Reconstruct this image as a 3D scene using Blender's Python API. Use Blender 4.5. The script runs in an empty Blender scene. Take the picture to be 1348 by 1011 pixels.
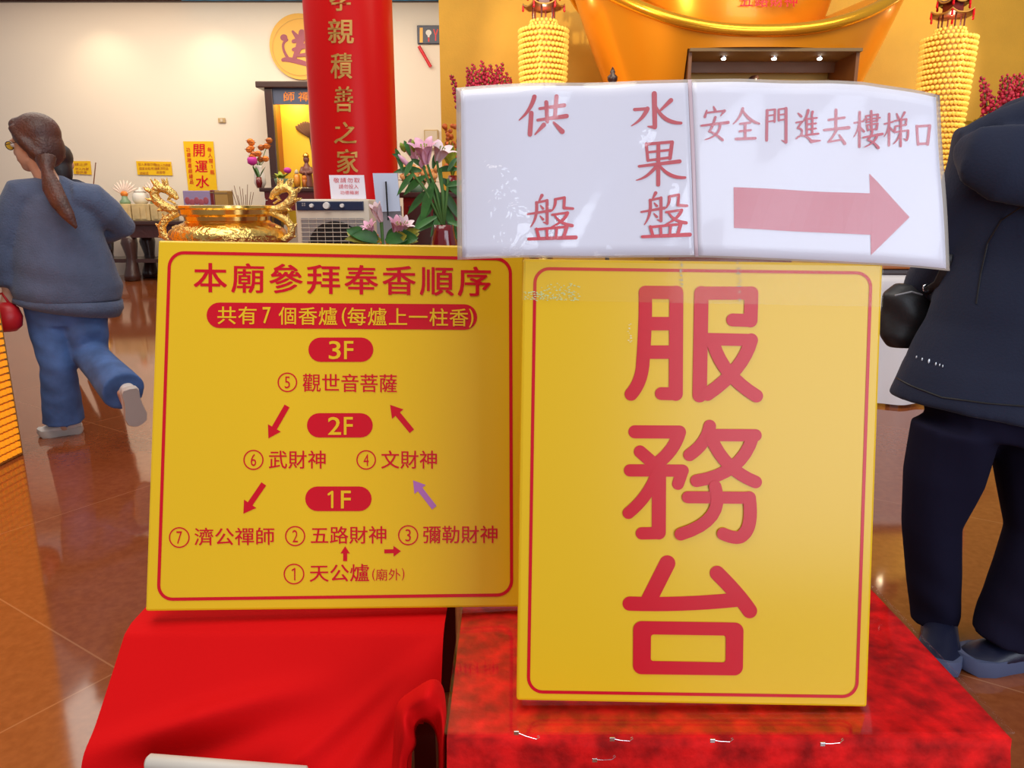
import bpy, bmesh, math, random
from mathutils import Vector, Matrix
random.seed(7)
S = bpy.context.scene
COL = S.collection
V = Vector
# ------------------------------------------------------------------ camera
CAMH, PITCH, FPX = 1.2, math.radians(13.5), 970.0
cam = bpy.data.cameras.new('camera'); co = bpy.data.objects.new('camera', cam); COL.objects.link(co)
co.location = (0, 0, CAMH); co.rotation_euler = (math.pi/2 - PITCH, 0, 0)
cam.sensor_width = 36; cam.lens = FPX/1348*36; cam.clip_start = .02
S.camera = co
# ------------------------------------------------------------------ world, lights, exposure
S.view_settings.view_transform = 'Standard'; S.view_settings.look = 'None'
S.view_settings.gamma = 1; S.view_settings.use_curve_mapping = False
S.view_settings.exposure = 0.0
W = bpy.data.worlds.new('world'); S.world = W; W.use_nodes = True
bg = W.node_tree.nodes['Background']; bg.inputs[0].default_value = (.92, .9, .95, 1); bg.inputs[1].default_value = .34

def area(name, loc, target, sx, sy, power, color, spread=180):
    l = bpy.data.lights.new(name, 'AREA'); l.shape = 'RECTANGLE'; l.size = sx; l.size_y = sy
    l.energy = power; l.color = color; l.spread = math.radians(spread)
    o = bpy.data.objects.new(name, l); COL.objects.link(o); o.location = loc
    o.rotation_euler = (V(target)-V(loc)).to_track_quat('-Z', 'Y').to_euler(); return o
def spot(name, loc, target, power, color, ang, blend=.6, r=.05):
    l = bpy.data.lights.new(name, 'SPOT'); l.energy = power; l.color = color
    l.spot_size = math.radians(ang); l.spot_blend = blend; l.shadow_soft_size = r
    o = bpy.data.objects.new(name, l); COL.objects.link(o); o.location = loc
    o.rotation_euler = (V(target)-V(loc)).to_track_quat('-Z', 'Y').to_euler(); return o
area('entrance_daylight', (3.9, -3.6, 2.0), (3.2, 2, 1.1), 5.4, 3.6, 270, (.80, .88, 1))
area('hall_light_near', (-1.2, 1.4, 4.3), (-.6, 1.2, 0), 3, 3, 125, (1, .93, .84))
area('hall_light_middle', (-3.2, 6.5, 4.4), (-3.2, 6.6, 0), 4, 4, 150, (1, .88, .72))
area('hall_light_far', (-4.5, 11, 4.4), (-4.5, 13.2, .6), 7, 2, 195, (1, .82, .6))
area('shrine_light', (2.6, 4.6, 4.3), (2.6, 8, 2.0), 5, 1.2, 120, (1, .85, .62))
for sx in (-6.9, -5.04, -3.17):
    spot('wall_downlight', (sx, 12.75, 4.45), (sx, 13.5, 2.4), 30, (1, .8, .5), 100, 1)
spot('lantern_spot_left', (-1.0, 4.6, 2.9), (.9, 8.4, 2.8), 330, (1, .8, .5), 40, .4, .04)
spot('lantern_spot_right', (6.8, 5.2, 2.9), (3.6, 9, 2.6), 400, (1, .8, .5), 40, .4, .04)

# ------------------------------------------------------------------ helpers
SP, CP = math.sin(PITCH), math.cos(PITCH)
def ray(x, y):
    v = 505.5 - y
    return V((x-674, FPX*CP + v*SP, -FPX*SP + v*CP))
CAM = V((0, 0, CAMH))
def at(x, y, Y):
    d = ray(x, y); return CAM + d*(Y/d.y)
def ground(x, y, z=0):
    d = ray(x, y); return CAM + d*((z-CAMH)/d.z)
def mpp(Y): return Y/(FPX*CP)            # metres per pixel, near the horizon

def mat(name, col, rough=.5, metal=0, spec=.5, coat=0, emit=0, bump=0, bscale=40, vary=0, vscale=6, alpha=1, sheen=0, trans=0):
    m = bpy.data.materials.new(name); m.use_nodes = True
    nt = m.node_tree; p = nt.nodes['Principled BSDF']
    c = tuple(col)+(1,)
    p.inputs['Base Color'].default_value = c; p.inputs['Roughness'].default_value = rough
    p.inputs['Metallic'].default_value = metal; p.inputs['Specular IOR Level'].default_value = spec
    p.inputs['Coat Weight'].default_value = coat; p.inputs['Coat Roughness'].default_value = .06
    p.inputs['Sheen Weight'].default_value = sheen; p.inputs['Transmission Weight'].default_value = trans
    p.inputs['Alpha'].default_value = alpha
    if emit: p.inputs['Emission Color'].default_value = c; p.inputs['Emission Strength'].default_value = emit
    if bump or vary:
        tc = nt.nodes.new('ShaderNodeTexCoord')
    if bump:
        n = nt.nodes.new('ShaderNodeTexNoise'); n.inputs['Scale'].default_value = bscale; n.inputs['Detail'].default_value = 4
        b = nt.nodes.new('ShaderNodeBump'); b.inputs['Strength'].default_value = bump; b.inputs['Distance'].default_value = .01
        nt.links.new(tc.outputs['Object'], n.inputs['Vector']); nt.links.new(n.outputs['Fac'], b.inputs['Height'])
        nt.links.new(b.outputs['Normal'], p.inputs['Normal'])
    if vary:
        n = nt.nodes.new('ShaderNodeTexNoise'); n.inputs['Scale'].default_value = vscale; n.inputs['Detail'].default_value = 5
        r = nt.nodes.new('ShaderNodeValToRGB'); r.color_ramp.elements[0].position = .3; r.color_ramp.elements[1].position = .7
        r.color_ramp.elements[0].color = tuple(max(0, k*(1-vary)) for k in col)+(1,)
        r.color_ramp.elements[1].color = tuple(min(1, k*(1+vary)) for k in col)+(1,)
        nt.links.new(tc.outputs['Object'], n.inputs['Vector']); nt.links.new(n.outputs['Fac'], r.inputs['Fac'])
        nt.links.new(r.outputs['Color'], p.inputs['Base Color'])
    return m
def clear_mat(name, tint=(1, 1, 1), body=0.0, rough=.03, bodycol=(.9, .9, .95), refl=1.0):
    """thin clear sheet: see-through with fresnel reflection and a little milky body"""
    m = bpy.data.materials.new(name); m.use_nodes = True; nt = m.node_tree
    for n in list(nt.nodes): nt.nodes.remove(n)
    out = nt.nodes.new('ShaderNodeOutputMaterial'); tr = nt.nodes.new('ShaderNodeBsdfTransparent')
    tr.inputs[0].default_value = tuple(tint)+(1,)
    gl = nt.nodes.new('ShaderNodeBsdfGlossy'); gl.inputs['Roughness'].default_value = rough
    di = nt.nodes.new('ShaderNodeBsdfDiffuse'); di.inputs[0].default_value = tuple(bodycol)+(1,)
    ge = nt.nodes.new('ShaderNodeNewGeometry'); dt = nt.nodes.new('ShaderNodeVectorMath'); dt.operation = 'DOT_PRODUCT'
    def mth(op, a, b):
        n = nt.nodes.new('ShaderNodeMath'); n.operation = op
        for i, k in enumerate((a, b)):
            if isinstance(k, (int, float)): n.inputs[i].default_value = k
            elif k is not None: nt.links.new(k, n.inputs[i])
        return n.outputs[0]
    nt.links.new(ge.outputs['Incoming'], dt.inputs[0]); nt.links.new(ge.outputs['Normal'], dt.inputs[1])
    fz = mth('MULTIPLY_ADD', mth('POWER', mth('SUBTRACT', 1.0, mth('ABSOLUTE', dt.outputs['Value'], None)), 5.0), .96)
    fz.node.inputs[2].default_value = .04; fz = mth('MULTIPLY', fz, refl)
    m1 = nt.nodes.new('ShaderNodeMixShader'); m1.inputs[0].default_value = body
    m2 = nt.nodes.new('ShaderNodeMixShader')
    L = nt.links.new
    L(tr.outputs[0], m1.inputs[1]); L(di.outputs[0], m1.inputs[2]); L(fz, m2.inputs[0])
    L(m1.outputs[0], m2.inputs[1]); L(gl.outputs[0], m2.inputs[2]); L(m2.outputs[0], out.inputs[0])
    return m

class MB:
    def __init__(s): s.v = []; s.f = []
    def add(s, vs, fs):
        n = len(s.v); s.v += [V(a) for a in vs]; s.f += [tuple(i+n for i in f) for f in fs]; return s
    def box(s, c, size, rot=None, bevel=0):
        c = V(c); h = V(size)/2
        if bevel:
            b = min(bevel, *(x*.49 for x in h)); vs = []
            bm = bmesh.new(); bmesh.ops.create_cube(bm, size=2)
            for q in bm.verts: q.co = V((q.co.x*h.x, q.co.y*h.y, q.co.z*h.z))
            bmesh.ops.bevel(bm, geom=list(bm.edges), offset=b, segments=2, affect='EDGES', profile=.5)
            bm.verts.index_update(); vs = [q.co.copy() for q in bm.verts]; fs = [tuple(q.index for q in f.verts) for f in bm.faces]; bm.free()
        else:
            vs = [V((x*h.x, y*h.y, z*h.z)) for x in (-1, 1) for y in (-1, 1) for z in (-1, 1)]
            fs = [(0, 1, 3, 2), (4, 6, 7, 5), (0, 4, 5, 1), (2, 3, 7, 6), (0, 2, 6, 4), (1, 5, 7, 3)]
        if rot is not None: vs = [rot @ a for a in vs]
        return s.add([a+c for a in vs], fs)
    def bx(s, a, b, bevel=0):
        a, b = V(a), V(b); return s.box((a+b)/2, [abs(k) for k in (b-a)], None, bevel)
    def lathe(s, c, prof, n=32, sx=1, sy=1, cap=True):
        c = V(c); vs = []; fs = []; m = len(prof)
        for r, z in prof:
            for k in range(n):
                a = 2*math.pi*k/n; vs.append(c+V((r*math.cos(a)*sx, r*math.sin(a)*sy, z)))
        for i in range(m-1):
            for k in range(n):
                k2 = (k+1) % n; fs.append((i*n+k, i*n+k2, (i+1)*n+k2, (i+1)*n+k))
        if cap: fs.append(tuple(range(n-1, -1, -1))); fs.append(tuple((m-1)*n+k for k in range(n)))
        return s.add(vs, fs)
    def ell(s, c, r, n=14, m=9, rot=None):
        c = V(c); r = V(r) if not isinstance(r, (int, float)) else V((r, r, r)); vs = []; fs = []
        for i in range(1, m):
            th = math.pi*i/m
            for k in range(n):
                a = 2*math.pi*k/n; vs.append(V((r.x*math.sin(th)*math.cos(a), r.y*math.sin(th)*math.sin(a), r.z*math.cos(th))))
        top, bot = len(vs), len(vs)+1; vs += [V((0, 0, r.z)), V((0, 0, -r.z))]
        for i in range(m-2):
            for k in range(n):
                k2 = (k+1) % n; fs.append((i*n+k, (i+1)*n+k, (i+1)*n+k2, i*n+k2))
        for k in range(n):
            k2 = (k+1) % n; fs.append((top, k, k2)); fs.append((bot, (m-2)*n+k2, (m-2)*n+k))
        if rot is not None: vs = [rot @ a for a in vs]
        return s.add([a+c for a in vs], fs)
    def tube(s, pts, n=12, side=None, cap=True):
        """pts: (point, r) or (point, ra, rb); ra along `side`, rb across"""
        P = [V(p[0]) for p in pts]; vs = []; fs = []; prev = None
        for i, p in enumerate(pts):
            t = (P[min(i+1, len(P)-1)]-P[max(i-1, 0)])
            t = t.normalized() if t.length > 1e-9 else V((0, 0, 1))
            sd = V(side) if side is not None else (prev if prev is not None else (V((1, 0, 0)) if abs(t.x) < .9 else V((0, 1, 0))))
            a = (sd - t*sd.dot(t)).normalized(); b = t.cross(a); prev = a
            ra = p[1]; rb = p[2] if len(p) > 2 else p[1]
            for k in range(n):
                q = 2*math.pi*k/n; vs.append(P[i]+a*(ra*math.cos(q))+b*(rb*math.sin(q)))
        for i in range(len(pts)-1):
            for k in range(n):
                k2 = (k+1) % n; fs.append((i*n+k, i*n+k2, (i+1)*n+k2, (i+1)*n+k))
        if cap: fs.append(tuple(range(n-1, -1, -1))); fs.append(tuple((len(pts)-1)*n+k for k in range(n)))
        return s.add(vs, fs)
    def grid(s, fn, nu, nv):
        vs = [V(fn(i/nu, j/nv)) for j in range(nv+1) for i in range(nu+1)]
        fs = [(j*(nu+1)+i, j*(nu+1)+i+1, (j+1)*(nu+1)+i+1, (j+1)*(nu+1)+i) for j in range(nv) for i in range(nu)]
        return s.add(vs, fs)
    def slab(s, outline, off):
        """closed prism from a planar outline pushed by vector off"""
        n = len(outline); o = V(off); vs = [V(a) for a in outline]+[V(a)+o for a in outline]
        fs = [tuple(range(n)), tuple(range(2*n-1, n-1, -1))]+[(i, i+n, (i+1) % n+n, (i+1) % n) for i in range(n)]
        return s.add(vs, fs)
    def mesh(s, name):
        me = bpy.data.meshes.new(name); me.from_pydata(s.v, [], s.f); me.update(); return me
    def build(s, name, m, parent=None, smooth=False, recalc=True):
        root = parent
        while root is not None and root.parent is not None: root = root.parent
        if root is not None: org = V(root.location)
        else:
            lo = [min(a[k] for a in s.v) for k in range(3)]; hi = [max(a[k] for a in s.v) for k in range(3)]
            org = V(((lo[0]+hi[0])/2, (lo[1]+hi[1])/2, lo[2]))
        me = bpy.data.meshes.new(name); me.from_pydata([a-org for a in s.v], [], s.f)
        if recalc:
            bm = bmesh.new(); bm.from_mesh(me); bmesh.ops.recalc_face_normals(bm, faces=bm.faces); bm.to_mesh(me); bm.free()
        if smooth:
            me.shade_smooth() if smooth is True else me.set_sharp_from_angle(angle=math.radians(smooth))
        me.materials.append(m)
        o = bpy.data.objects.new(name, me); COL.objects.link(o)
        if parent is None: o.location = org
        else: o.parent = parent
        return o
def tag(o, label=None, cat=None, group=None, kind=None):
    if label: o['label'] = label
    if cat: o['category'] = cat
    if group: o['group'] = group
    if kind: o['kind'] = kind
    return o
def thing(name, loc, label, cat, group=None):
    o = bpy.data.objects.new(name, None); COL.objects.link(o); o.location = loc; o.empty_display_size = .05
    return tag(o, label, cat, group)
def struct(o): o['kind'] = 'structure'; return o
def melt(mb, voxel, it=3):
    """join overlapping closed shapes into one continuous surface"""
    me = mb.mesh('tmp'); o = bpy.data.objects.new('tmp', me); COL.objects.link(o)
    md = o.modifiers.new('r', 'REMESH'); md.mode = 'VOXEL'; md.voxel_size = voxel
    dg = bpy.context.evaluated_depsgraph_get(); ev = o.evaluated_get(dg); m2 = ev.to_mesh()
    bm = bmesh.new(); bm.from_mesh(m2); ev.to_mesh_clear()
    for _ in range(it): bmesh.ops.smooth_vert(bm, verts=bm.verts, factor=.5, use_axis_x=True, use_axis_y=True, use_axis_z=True)
    bm.verts.index_update()
    r = MB(); r.v = [v.co.copy() for v in bm.verts]; r.f = [tuple(q.index for q in f.verts) for f in bm.faces]; bm.free()
    bpy.data.objects.remove(o); bpy.data.meshes.remove(me)
    return r
def cut(mb, cutter):
    a = bpy.data.objects.new('a', mb.mesh('a')); b = bpy.data.objects.new('b', cutter.mesh('b')); COL.objects.link(a); COL.objects.link(b)
    for o in (a, b):
        bm = bmesh.new(); bm.from_mesh(o.data); bmesh.ops.recalc_face_normals(bm, faces=bm.faces); bm.to_mesh(o.data); bm.free()
    md = a.modifiers.new('c', 'BOOLEAN'); md.operation = 'DIFFERENCE'; md.object = b; md.solver = 'EXACT'
    ev = a.evaluated_get(bpy.context.evaluated_depsgraph_get()); m2 = ev.to_mesh()
    r = MB(); r.v = [v.co.copy() for v in m2.vertices]; r.f = [tuple(p.vertices) for p in m2.polygons]; ev.to_mesh_clear()
    bpy.data.objects.remove(a); bpy.data.objects.remove(b); return r

# ------------------------------------------------------------------ lettering
GLY = {}
BOLD, MED, THIN = .015, .008, 0.0
CHARS = '本廟參拜奉香順序師禪開運水道共有個爐每上一柱觀世音菩薩武財神文濟公五路彌勒天孝親積善之家3F217456()廟外每人限瓶請自行取用功德隨喜結緣品投入箱敬果供桶內回收謝客止步勿'
tmp = []
for ch in sorted(set(CHARS)):
    c = bpy.data.curves.new('g', 'FONT'); c.body = ch; c.resolution_u = 3
    o = bpy.data.objects.new('g', c); COL.objects.link(o); tmp.append((ch, o))
dg = bpy.context.evaluated_depsgraph_get()
for ch, o in tmp:
    ev = o.evaluated_get(dg); m = ev.to_mesh()
    GLY[ch] = ([(v.co.x, v.co.y) for v in m.vertices], [tuple(p.vertices) for p in m.polygons]); ev.to_mesh_clear()
for ch, o in tmp:
    c = o.data; bpy.data.objects.remove(o); bpy.data.curves.remove(c)
def lay(mb, P, fs):
    """add printed faces, each patch a hair above the last and turned to the front"""
    P = [V(p) for p in P]; k = getattr(mb, 'k', 0); mb.k = k+1
    f = fs[0]; n = (P[f[1]]-P[f[0]]).cross(P[f[2]]-P[f[0]])
    n = sum(((P[f[1]]-P[f[0]]).cross(P[f[2]]-P[f[0]]) for f in fs), V((0, 0, 0)))
    n = n.normalized() if n.length > 1e-14 else V((0, -1, 0))
    if n.dot(CAM-P[0]) < 0: n = -n; fs = [tuple(reversed(f)) for f in fs]
    o = n*(.000012*k*max(1, (P[0]-CAM).length)); mb.add([p+o for p in P], fs)
def glyph(mb, ch, off, box, fn, slope=0):
    """one character inside the box (x0,y0,x1,y1); fn turns box coordinates into a point of the surface"""
    vs, fs = GLY[ch]; x0, y0, x1, y1 = box
    if ch == '1':
        h = y1-y0; w = h*(.13 if off else .10); xm = (x0+x1)/2+h*.06
        stroke(mb, [(xm, y0+w/2), (xm, y1-w/2)], w, fn); stroke(mb, [(xm, y0+w/2), (xm-h*.2, y0+h*.2)], w, fn); return
    if ord(ch) < 256:
        a0 = min(v[0] for v in vs); a1 = max(v[0] for v in vs); b0 = min(v[1] for v in vs); b1 = max(v[1] for v in vs)
    else: a0, a1, b0, b1 = .04, .96, -.08, .84
    for sx, sy in ([(1, 1), (1, -1), (-1, 1), (-1, -1)] if off else [(0, 0)]):       # heavier weights: shifted layers
        P = []
        for gx, gy in vs:
            x = x0+(gx+sx*off*.9-a0)/(a1-a0)*(x1-x0); y = y1-(gy+sy*off*.7-b0)/(b1-b0)*(y1-y0)
            P.append(fn(x, y+slope*(x-x0)))
        lay(mb, P, fs)
def line(mb, s, off, x0, y0, pitch, w, h, fn, slope=0):
    for i, ch in enumerate(s):
        yy = y0+slope*pitch*i; glyph(mb, ch, off, (x0+pitch*i, yy, x0+pitch*i+w, yy+h), fn, slope)
def stroke(mb, pts, ws, fn, n=14, sm=True):
    """brush stroke: polyline with a width at each point and round ends"""
    if not isinstance(ws, (list, tuple)): ws = [ws]*len(pts)
    if len(ws) != len(pts): ws = [ws[0]+(ws[-1]-ws[0])*i/(len(pts)-1) for i in range(len(pts))]
    P = [V((a, b)) for a, b in pts]; Q = list(P); Wd = list(ws)
    if sm and len(P) == 3:                     # quadratic curve through the middle point
        m = P[1]*2-(P[0]+P[2])*.5; Q = []; Wd = []
        for i in range(9):
            t = i/8; Q.append(P[0]*(1-t)**2+m*2*t*(1-t)+P[2]*t*t)
            Wd.append((1-t)**2*ws[0]+2*t*(1-t)*(2*ws[1]-.5*(ws[0]+ws[2]))+t*t*ws[2])
    for i in range(len(Q)-1):
        d = (Q[i+1]-Q[i]).normalized(); nn = V((-d.y, d.x))
        a, b = nn*(Wd[i]/2), nn*(Wd[i+1]/2)
        lay(mb, [fn(*(Q[i]+a)), fn(*(Q[i+1]+b)), fn(*(Q[i+1]-b)), fn(*(Q[i]-a))], [(0, 1, 2, 3)])
    for q, w in zip(Q, Wd):
        lay(mb, [fn(q.x+w/2*math.cos(2*math.pi*k/n), q.y+w/2*math.sin(2*math.pi*k/n)) for k in range(n)], [tuple(range(n))])
def poly(mb, pts, fn): lay(mb, [fn(*p) for p in pts], [tuple(range(len(pts)))])
def rrect(corners, r, n=8):
    """rounded outline of a quad, points in order"""
    C = [V(c) for c in corners]; out = []
    for i in range(4):
        p, a, b = C[i], C[i-1], C[(i+1) % 4]
        p0 = p+(a-p).normalized()*r; p1 = p+(b-p).normalized()*r
        for k in range(n+1):
            t = k/n; e = .44
            c0 = p0+(p-p0)*.55; c1 = p1+(p-p1)*.55
            out.append(p0*(1-t)**3+c0*3*t*(1-t)**2+c1*3*t*t*(1-t)+p1*t**3)
    return out
def ring(mb, pts, w, fn):
    n = len(pts); A = []; B = []
    for i in range(n):
        d = (pts[(i+1) % n]-pts[i-1]).normalized(); nn = V((-d.y, d.x))
        A.append(fn(*(pts[i]+nn*w/2))); B.append(fn(*(pts[i]-nn*w/2)))
    lay(mb, A+B, [(i, (i+1) % n, (i+1) % n+n, i+n) for i in range(n)])
def circ(cx, cy, r, n=36): return [V((cx+r*math.cos(2*math.pi*k/n), cy+r*math.sin(2*math.pi*k/n))) for k in range(n)]
def pill(mb, x0, y0, x1, y1, fn, slope=0):
    r = (y1-y0)/2; pts = []
    for k in range(13):
        a = math.pi/2+math.pi*k/12; pts.append((x0+r+r*math.cos(a), y0+r+r*math.sin(a)))
    for k in range(13):
        a = -math.pi/2+math.pi*k/12; pts.append((x1-r+r*math.cos(a), y0+r+r*math.sin(a)))
    poly(mb, [(x, y+slope*(x-x0)) for x, y in pts], fn)
def arrow(mb, a, b, w, hw, hl, fn):
    a, b = V(a), V(b); d = (b-a).normalized(); n = V((-d.y, d.x)); m = b-d*hl
    poly(mb, [a+n*w/2, m+n*w/2, m-n*w/2, a-n*w/2], fn); poly(mb, [m+n*hw/2, b, m-n*hw/2], fn)
def wallfn(Y, off=.004): return lambda x, y: at(x, y, Y-off)

# ------------------------------------------------------------------ materials
M = dict(
 wall=mat('cream_wall', (.80, .73, .64), .7, bump=.03, bscale=8), goldwall=mat('gold_wall', (.80, .44, .035), .55, bump=.25, bscale=60, vary=.07, vscale=2.5),
 ceil=mat('ceiling_paint', (.5, .45, .4), .8), blue=mat('painted_blue', (.03, .30, .62), .5, vary=.5, vscale=5),
 yellow=mat('sign_yellow', (.87, .535, .010), .24, spec=.45, bump=.012, bscale=4), yedge=mat('sign_edge_yellow', (.85, .5, .03), .4),
 red=mat('sign_red', (.66, .0015, .016), .26, spec=.4), sred=mat('pink_red_print', (.68, .085, .11), .35), purple=mat('faded_purple', (.48, .16, .5), .3),
 paper=mat('white_paper', (.87, .86, .97), .5), cloth=mat('red_cloth', (.64, .003, .004), .8, spec=.1, bump=.05, bscale=300),
 velvet=mat('red_velvet', (.60, .006, .006), .7, spec=.15, bump=.6, bscale=26, vary=.5, vscale=30),
 column=mat('column_red', (.62, .005, .005), .32, spec=.16), goldletter=mat('dull_gold_letters', (.55, .30, .07), .4, metal=.4),
 gold=mat('polished_gold', (.95, .62, .16), .18, metal=1, bump=.0), goldc=mat('carved_gold', (.9, .6, .17), .2, metal=1, bump=.9, bscale=45),
 ingot=mat('ingot_gold', (.90, .33, .012), .3, metal=.45, coat=.15), ingotrim=mat('ingot_rim_gold', (.95, .47, .03), .24, metal=.75),
 niche=mat('niche_gold', (.62, .33, .05), .5), dark=mat('dark_wood', (.045, .018, .016), .3, coat=.2), black=mat('black_plastic', (.012, .012, .014), .35),
 redwood=mat('dark_red_lacquer', (.15, .012, .01), .2, coat=.3), white=mat('white_plastic', (.75, .74, .72), .4), cream=mat('cream_plastic', (.62, .54, .43), .45),
 offwhite=mat('off_white_board', (.6, .55, .48), .5), grey=mat('grey_metal', (.4, .4, .42), .35, metal=.6), navy=mat('navy_panel', (.015, .025, .07), .3), steel=mat('steel_wire', (.75, .75, .78), .2, metal=1),
 leaf=mat('leaf_green', (.035, .14, .022), .45, vary=.4, vscale=20), leafy=mat('leaf_yellow_green', (.25, .33, .03), .5, vary=.5, vscale=15), petal=mat('lily_pink', (.88, .42, .56), .5, vary=.3, vscale=25), petalw=mat('lily_pale', (.85, .66, .68), .5),
 orange=mat('orange_flower', (.75, .22, .03), .6, vary=.4, vscale=30), magenta=mat('magenta_flower', (.45, .015, .06), .6, vary=.5, vscale=40), maroon=mat('maroon_glaze', (.16, .008, .012), .12, coat=.5),
 stem=mat('stem_green', (.08, .2, .04), .6), bead=mat('lotus_lamp', (1, .68, .12), .4, emit=.38), glow=mat('gold_lamp_dots', (1, .36, .015), .4, emit=.55),
 bulb=mat('spot_bulb', (1, .93, .8), .3, emit=14), roof=mat('pagoda_red', (.13, .015, .012), .35), palebox=mat('pale_box', (.62, .48, .24), .6, vary=.15, vscale=8), boxgap=mat('box_seam', (.2, .13, .06), .7),
 violet=mat('violet_box', (.27, .22, .42), .5), brownbox=mat('ochre_box', (.36, .22, .06), .6), crystal=mat('crystal_lotus', (.85, .7, .62), .15, spec=.8), jade=mat('jade_green', (.2, .32, .2), .3),
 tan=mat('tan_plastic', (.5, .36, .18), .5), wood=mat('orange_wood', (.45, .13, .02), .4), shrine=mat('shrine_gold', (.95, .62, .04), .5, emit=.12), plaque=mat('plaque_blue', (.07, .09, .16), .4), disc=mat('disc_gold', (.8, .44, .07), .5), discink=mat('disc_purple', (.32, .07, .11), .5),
 skin=mat('skin', (.62, .36, .25), .5), hairb=mat('brown_hair', (.075, .026, .02), .45, bump=.4, bscale=90, vary=.5, vscale=9), hairk=mat('black_hair', (.018, .014, .018), .45), sweater=mat('blue_grey_sweater', (.085, .115, .20), .9, spec=.2, bump=.5, bscale=120, vary=.1, vscale=14, sheen=.2),
 jeans=mat('blue_denim', (.06, .14, .37), .8, bump=.15, bscale=200, vary=.3, vscale=9), shoe=mat('white_shoe', (.66, .62, .6), .5), sole=mat('shoe_sole', (.5, .47, .45), .6), jacket=mat('navy_jacket', (.013, .018, .042), .8, spec=.25, bump=.12, bscale=160, sheen=.08),
 trouser=mat('dark_trousers', (.006, .005, .018), .9, spec=.15), dshoe=mat('navy_shoe', (.008, .010, .03), .4), dsole=mat('blue_grey_sole', (.07, .09, .17), .5), lens=mat('amber_lens', (.8, .5, .05), .1), bag=mat('black_bag', (.014, .014, .016), .5, bump=.1, bscale=60), redbag=mat('red_bag', (.6, .01, .02), .4),
 reflect=mat('reflective_dash', (.75, .82, .9), .3, metal=.3), wcloth=mat('white_tablecloth', (.74, .7, .7), .8), incense=mat('incense', (.2, .09, .05), .7), amber=mat('amber_glass', (.75, .3, .03), .15, coat=.5),
 glass=clear_mat('clear_glass', refl=1.0), tape=clear_mat('clear_tape', body=.07, bodycol=(.95, .8, .3), rough=.08, refl=.3), film=clear_mat('laminate_film', body=.03, rough=.05, refl=.8), plasticedge=clear_mat('laminate_edge', body=.45, bodycol=(.75, .68, .6), rough=.1))
def bumpy(m):
    """crinkles only in a few patches of the film"""
    nt = m.node_tree; g = [n for n in nt.nodes if n.type == 'BSDF_GLOSSY'][0]; L = nt.links.new
    tc = nt.nodes.new('ShaderNodeTexCoord'); a = nt.nodes.new('ShaderNodeTexNoise'); a.inputs['Scale'].default_value = 10; a.inputs['Detail'].default_value = 1
    r = nt.nodes.new('ShaderNodeMapRange'); r.inputs['From Min'].default_value = .53; r.inputs['From Max'].default_value = .66
    n = nt.nodes.new('ShaderNodeTexNoise'); n.inputs['Scale'].default_value = 30; n.inputs['Detail'].default_value = 2; n.inputs['Distortion'].default_value = 1.2
    mu = nt.nodes.new('ShaderNodeMath'); mu.operation = 'MULTIPLY'; b = nt.nodes.new('ShaderNodeBump'); b.inputs['Strength'].default_value = .8; b.inputs['Distance'].default_value = .012
    mp = nt.nodes.new('ShaderNodeMapping'); mp.inputs['Location'].default_value = (0, 0, 0); L(tc.outputs['Object'], mp.inputs['Vector'])
    L(mp.outputs['Vector'], a.inputs['Vector']); L(tc.outputs['Object'], n.inputs['Vector']); L(a.outputs['Fac'], r.inputs['Value'])
    L(r.outputs['Result'], mu.inputs[0]); L(n.outputs['Fac'], mu.inputs[1]); L(mu.outputs[0], b.inputs['Height']); L(b.outputs['Normal'], g.inputs['Normal'])
bumpy(M['film'])
def floor_mat():
    m = bpy.data.materials.new('polished_granite'); m.use_nodes = True; nt = m.node_tree; p = nt.nodes['Principled BSDF']; L = nt.links.new
    tc = nt.nodes.new('ShaderNodeTexCoord'); n1 = nt.nodes.new('ShaderNodeTexNoise'); n1.inputs['Scale'].default_value = 45; n1.inputs['Detail'].default_value = 8
    r = nt.nodes.new('ShaderNodeValToRGB'); r.color_ramp.elements[0].position = .35; r.color_ramp.elements[1].position = .68
    r.color_ramp.elements[0].color = (.235, .062, .02, 1); r.color_ramp.elements[1].color = (.285, .082, .027, 1)
    mp = nt.nodes.new('ShaderNodeMapping'); mp.inputs['Rotation'].default_value = (0, 0, math.radians(33)); mp.inputs['Location'].default_value = (.35, .1, 0)
    bk = nt.nodes.new('ShaderNodeTexBrick'); bk.offset = 0; bk.inputs['Scale'].default_value = 1; bk.inputs['Mortar Size'].default_value = .0025; bk.inputs['Brick Width'].default_value = 1.2; bk.inputs['Row Height'].default_value = 1.2
    bk.inputs['Mortar Smooth'].default_value = 0
    mx = nt.nodes.new('ShaderNodeMix'); mx.data_type = 'RGBA'; mx.inputs['B'].default_value = (.36, .14, .06, 1)
    n2 = nt.nodes.new('ShaderNodeTexNoise'); n2.inputs['Scale'].default_value = 1.3; r2 = nt.nodes.new('ShaderNodeMapRange'); r2.inputs['To Min'].default_value = .03; r2.inputs['To Max'].default_value = .11
    L(tc.outputs['Object'], n1.inputs['Vector']); L(tc.outputs['Object'], mp.inputs['Vector']); L(mp.outputs['Vector'], bk.inputs['Vector']); L(tc.outputs['Object'], n2.inputs['Vector'])
    L(n1.outputs['Fac'], r.inputs['Fac']); L(r.outputs['Color'], mx.inputs['A']); L(bk.outputs['Fac'], mx.inputs['Factor']); L(mx.outputs['Result'], p.inputs['Base Color'])
    L(n2.outputs['Fac'], r2.inputs['Value']); L(r2.outputs['Result'], p.inputs['Roughness'])
    p.inputs['Specular IOR Level'].default_value = .75; return m
M['floor'] = floor_mat()

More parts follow.
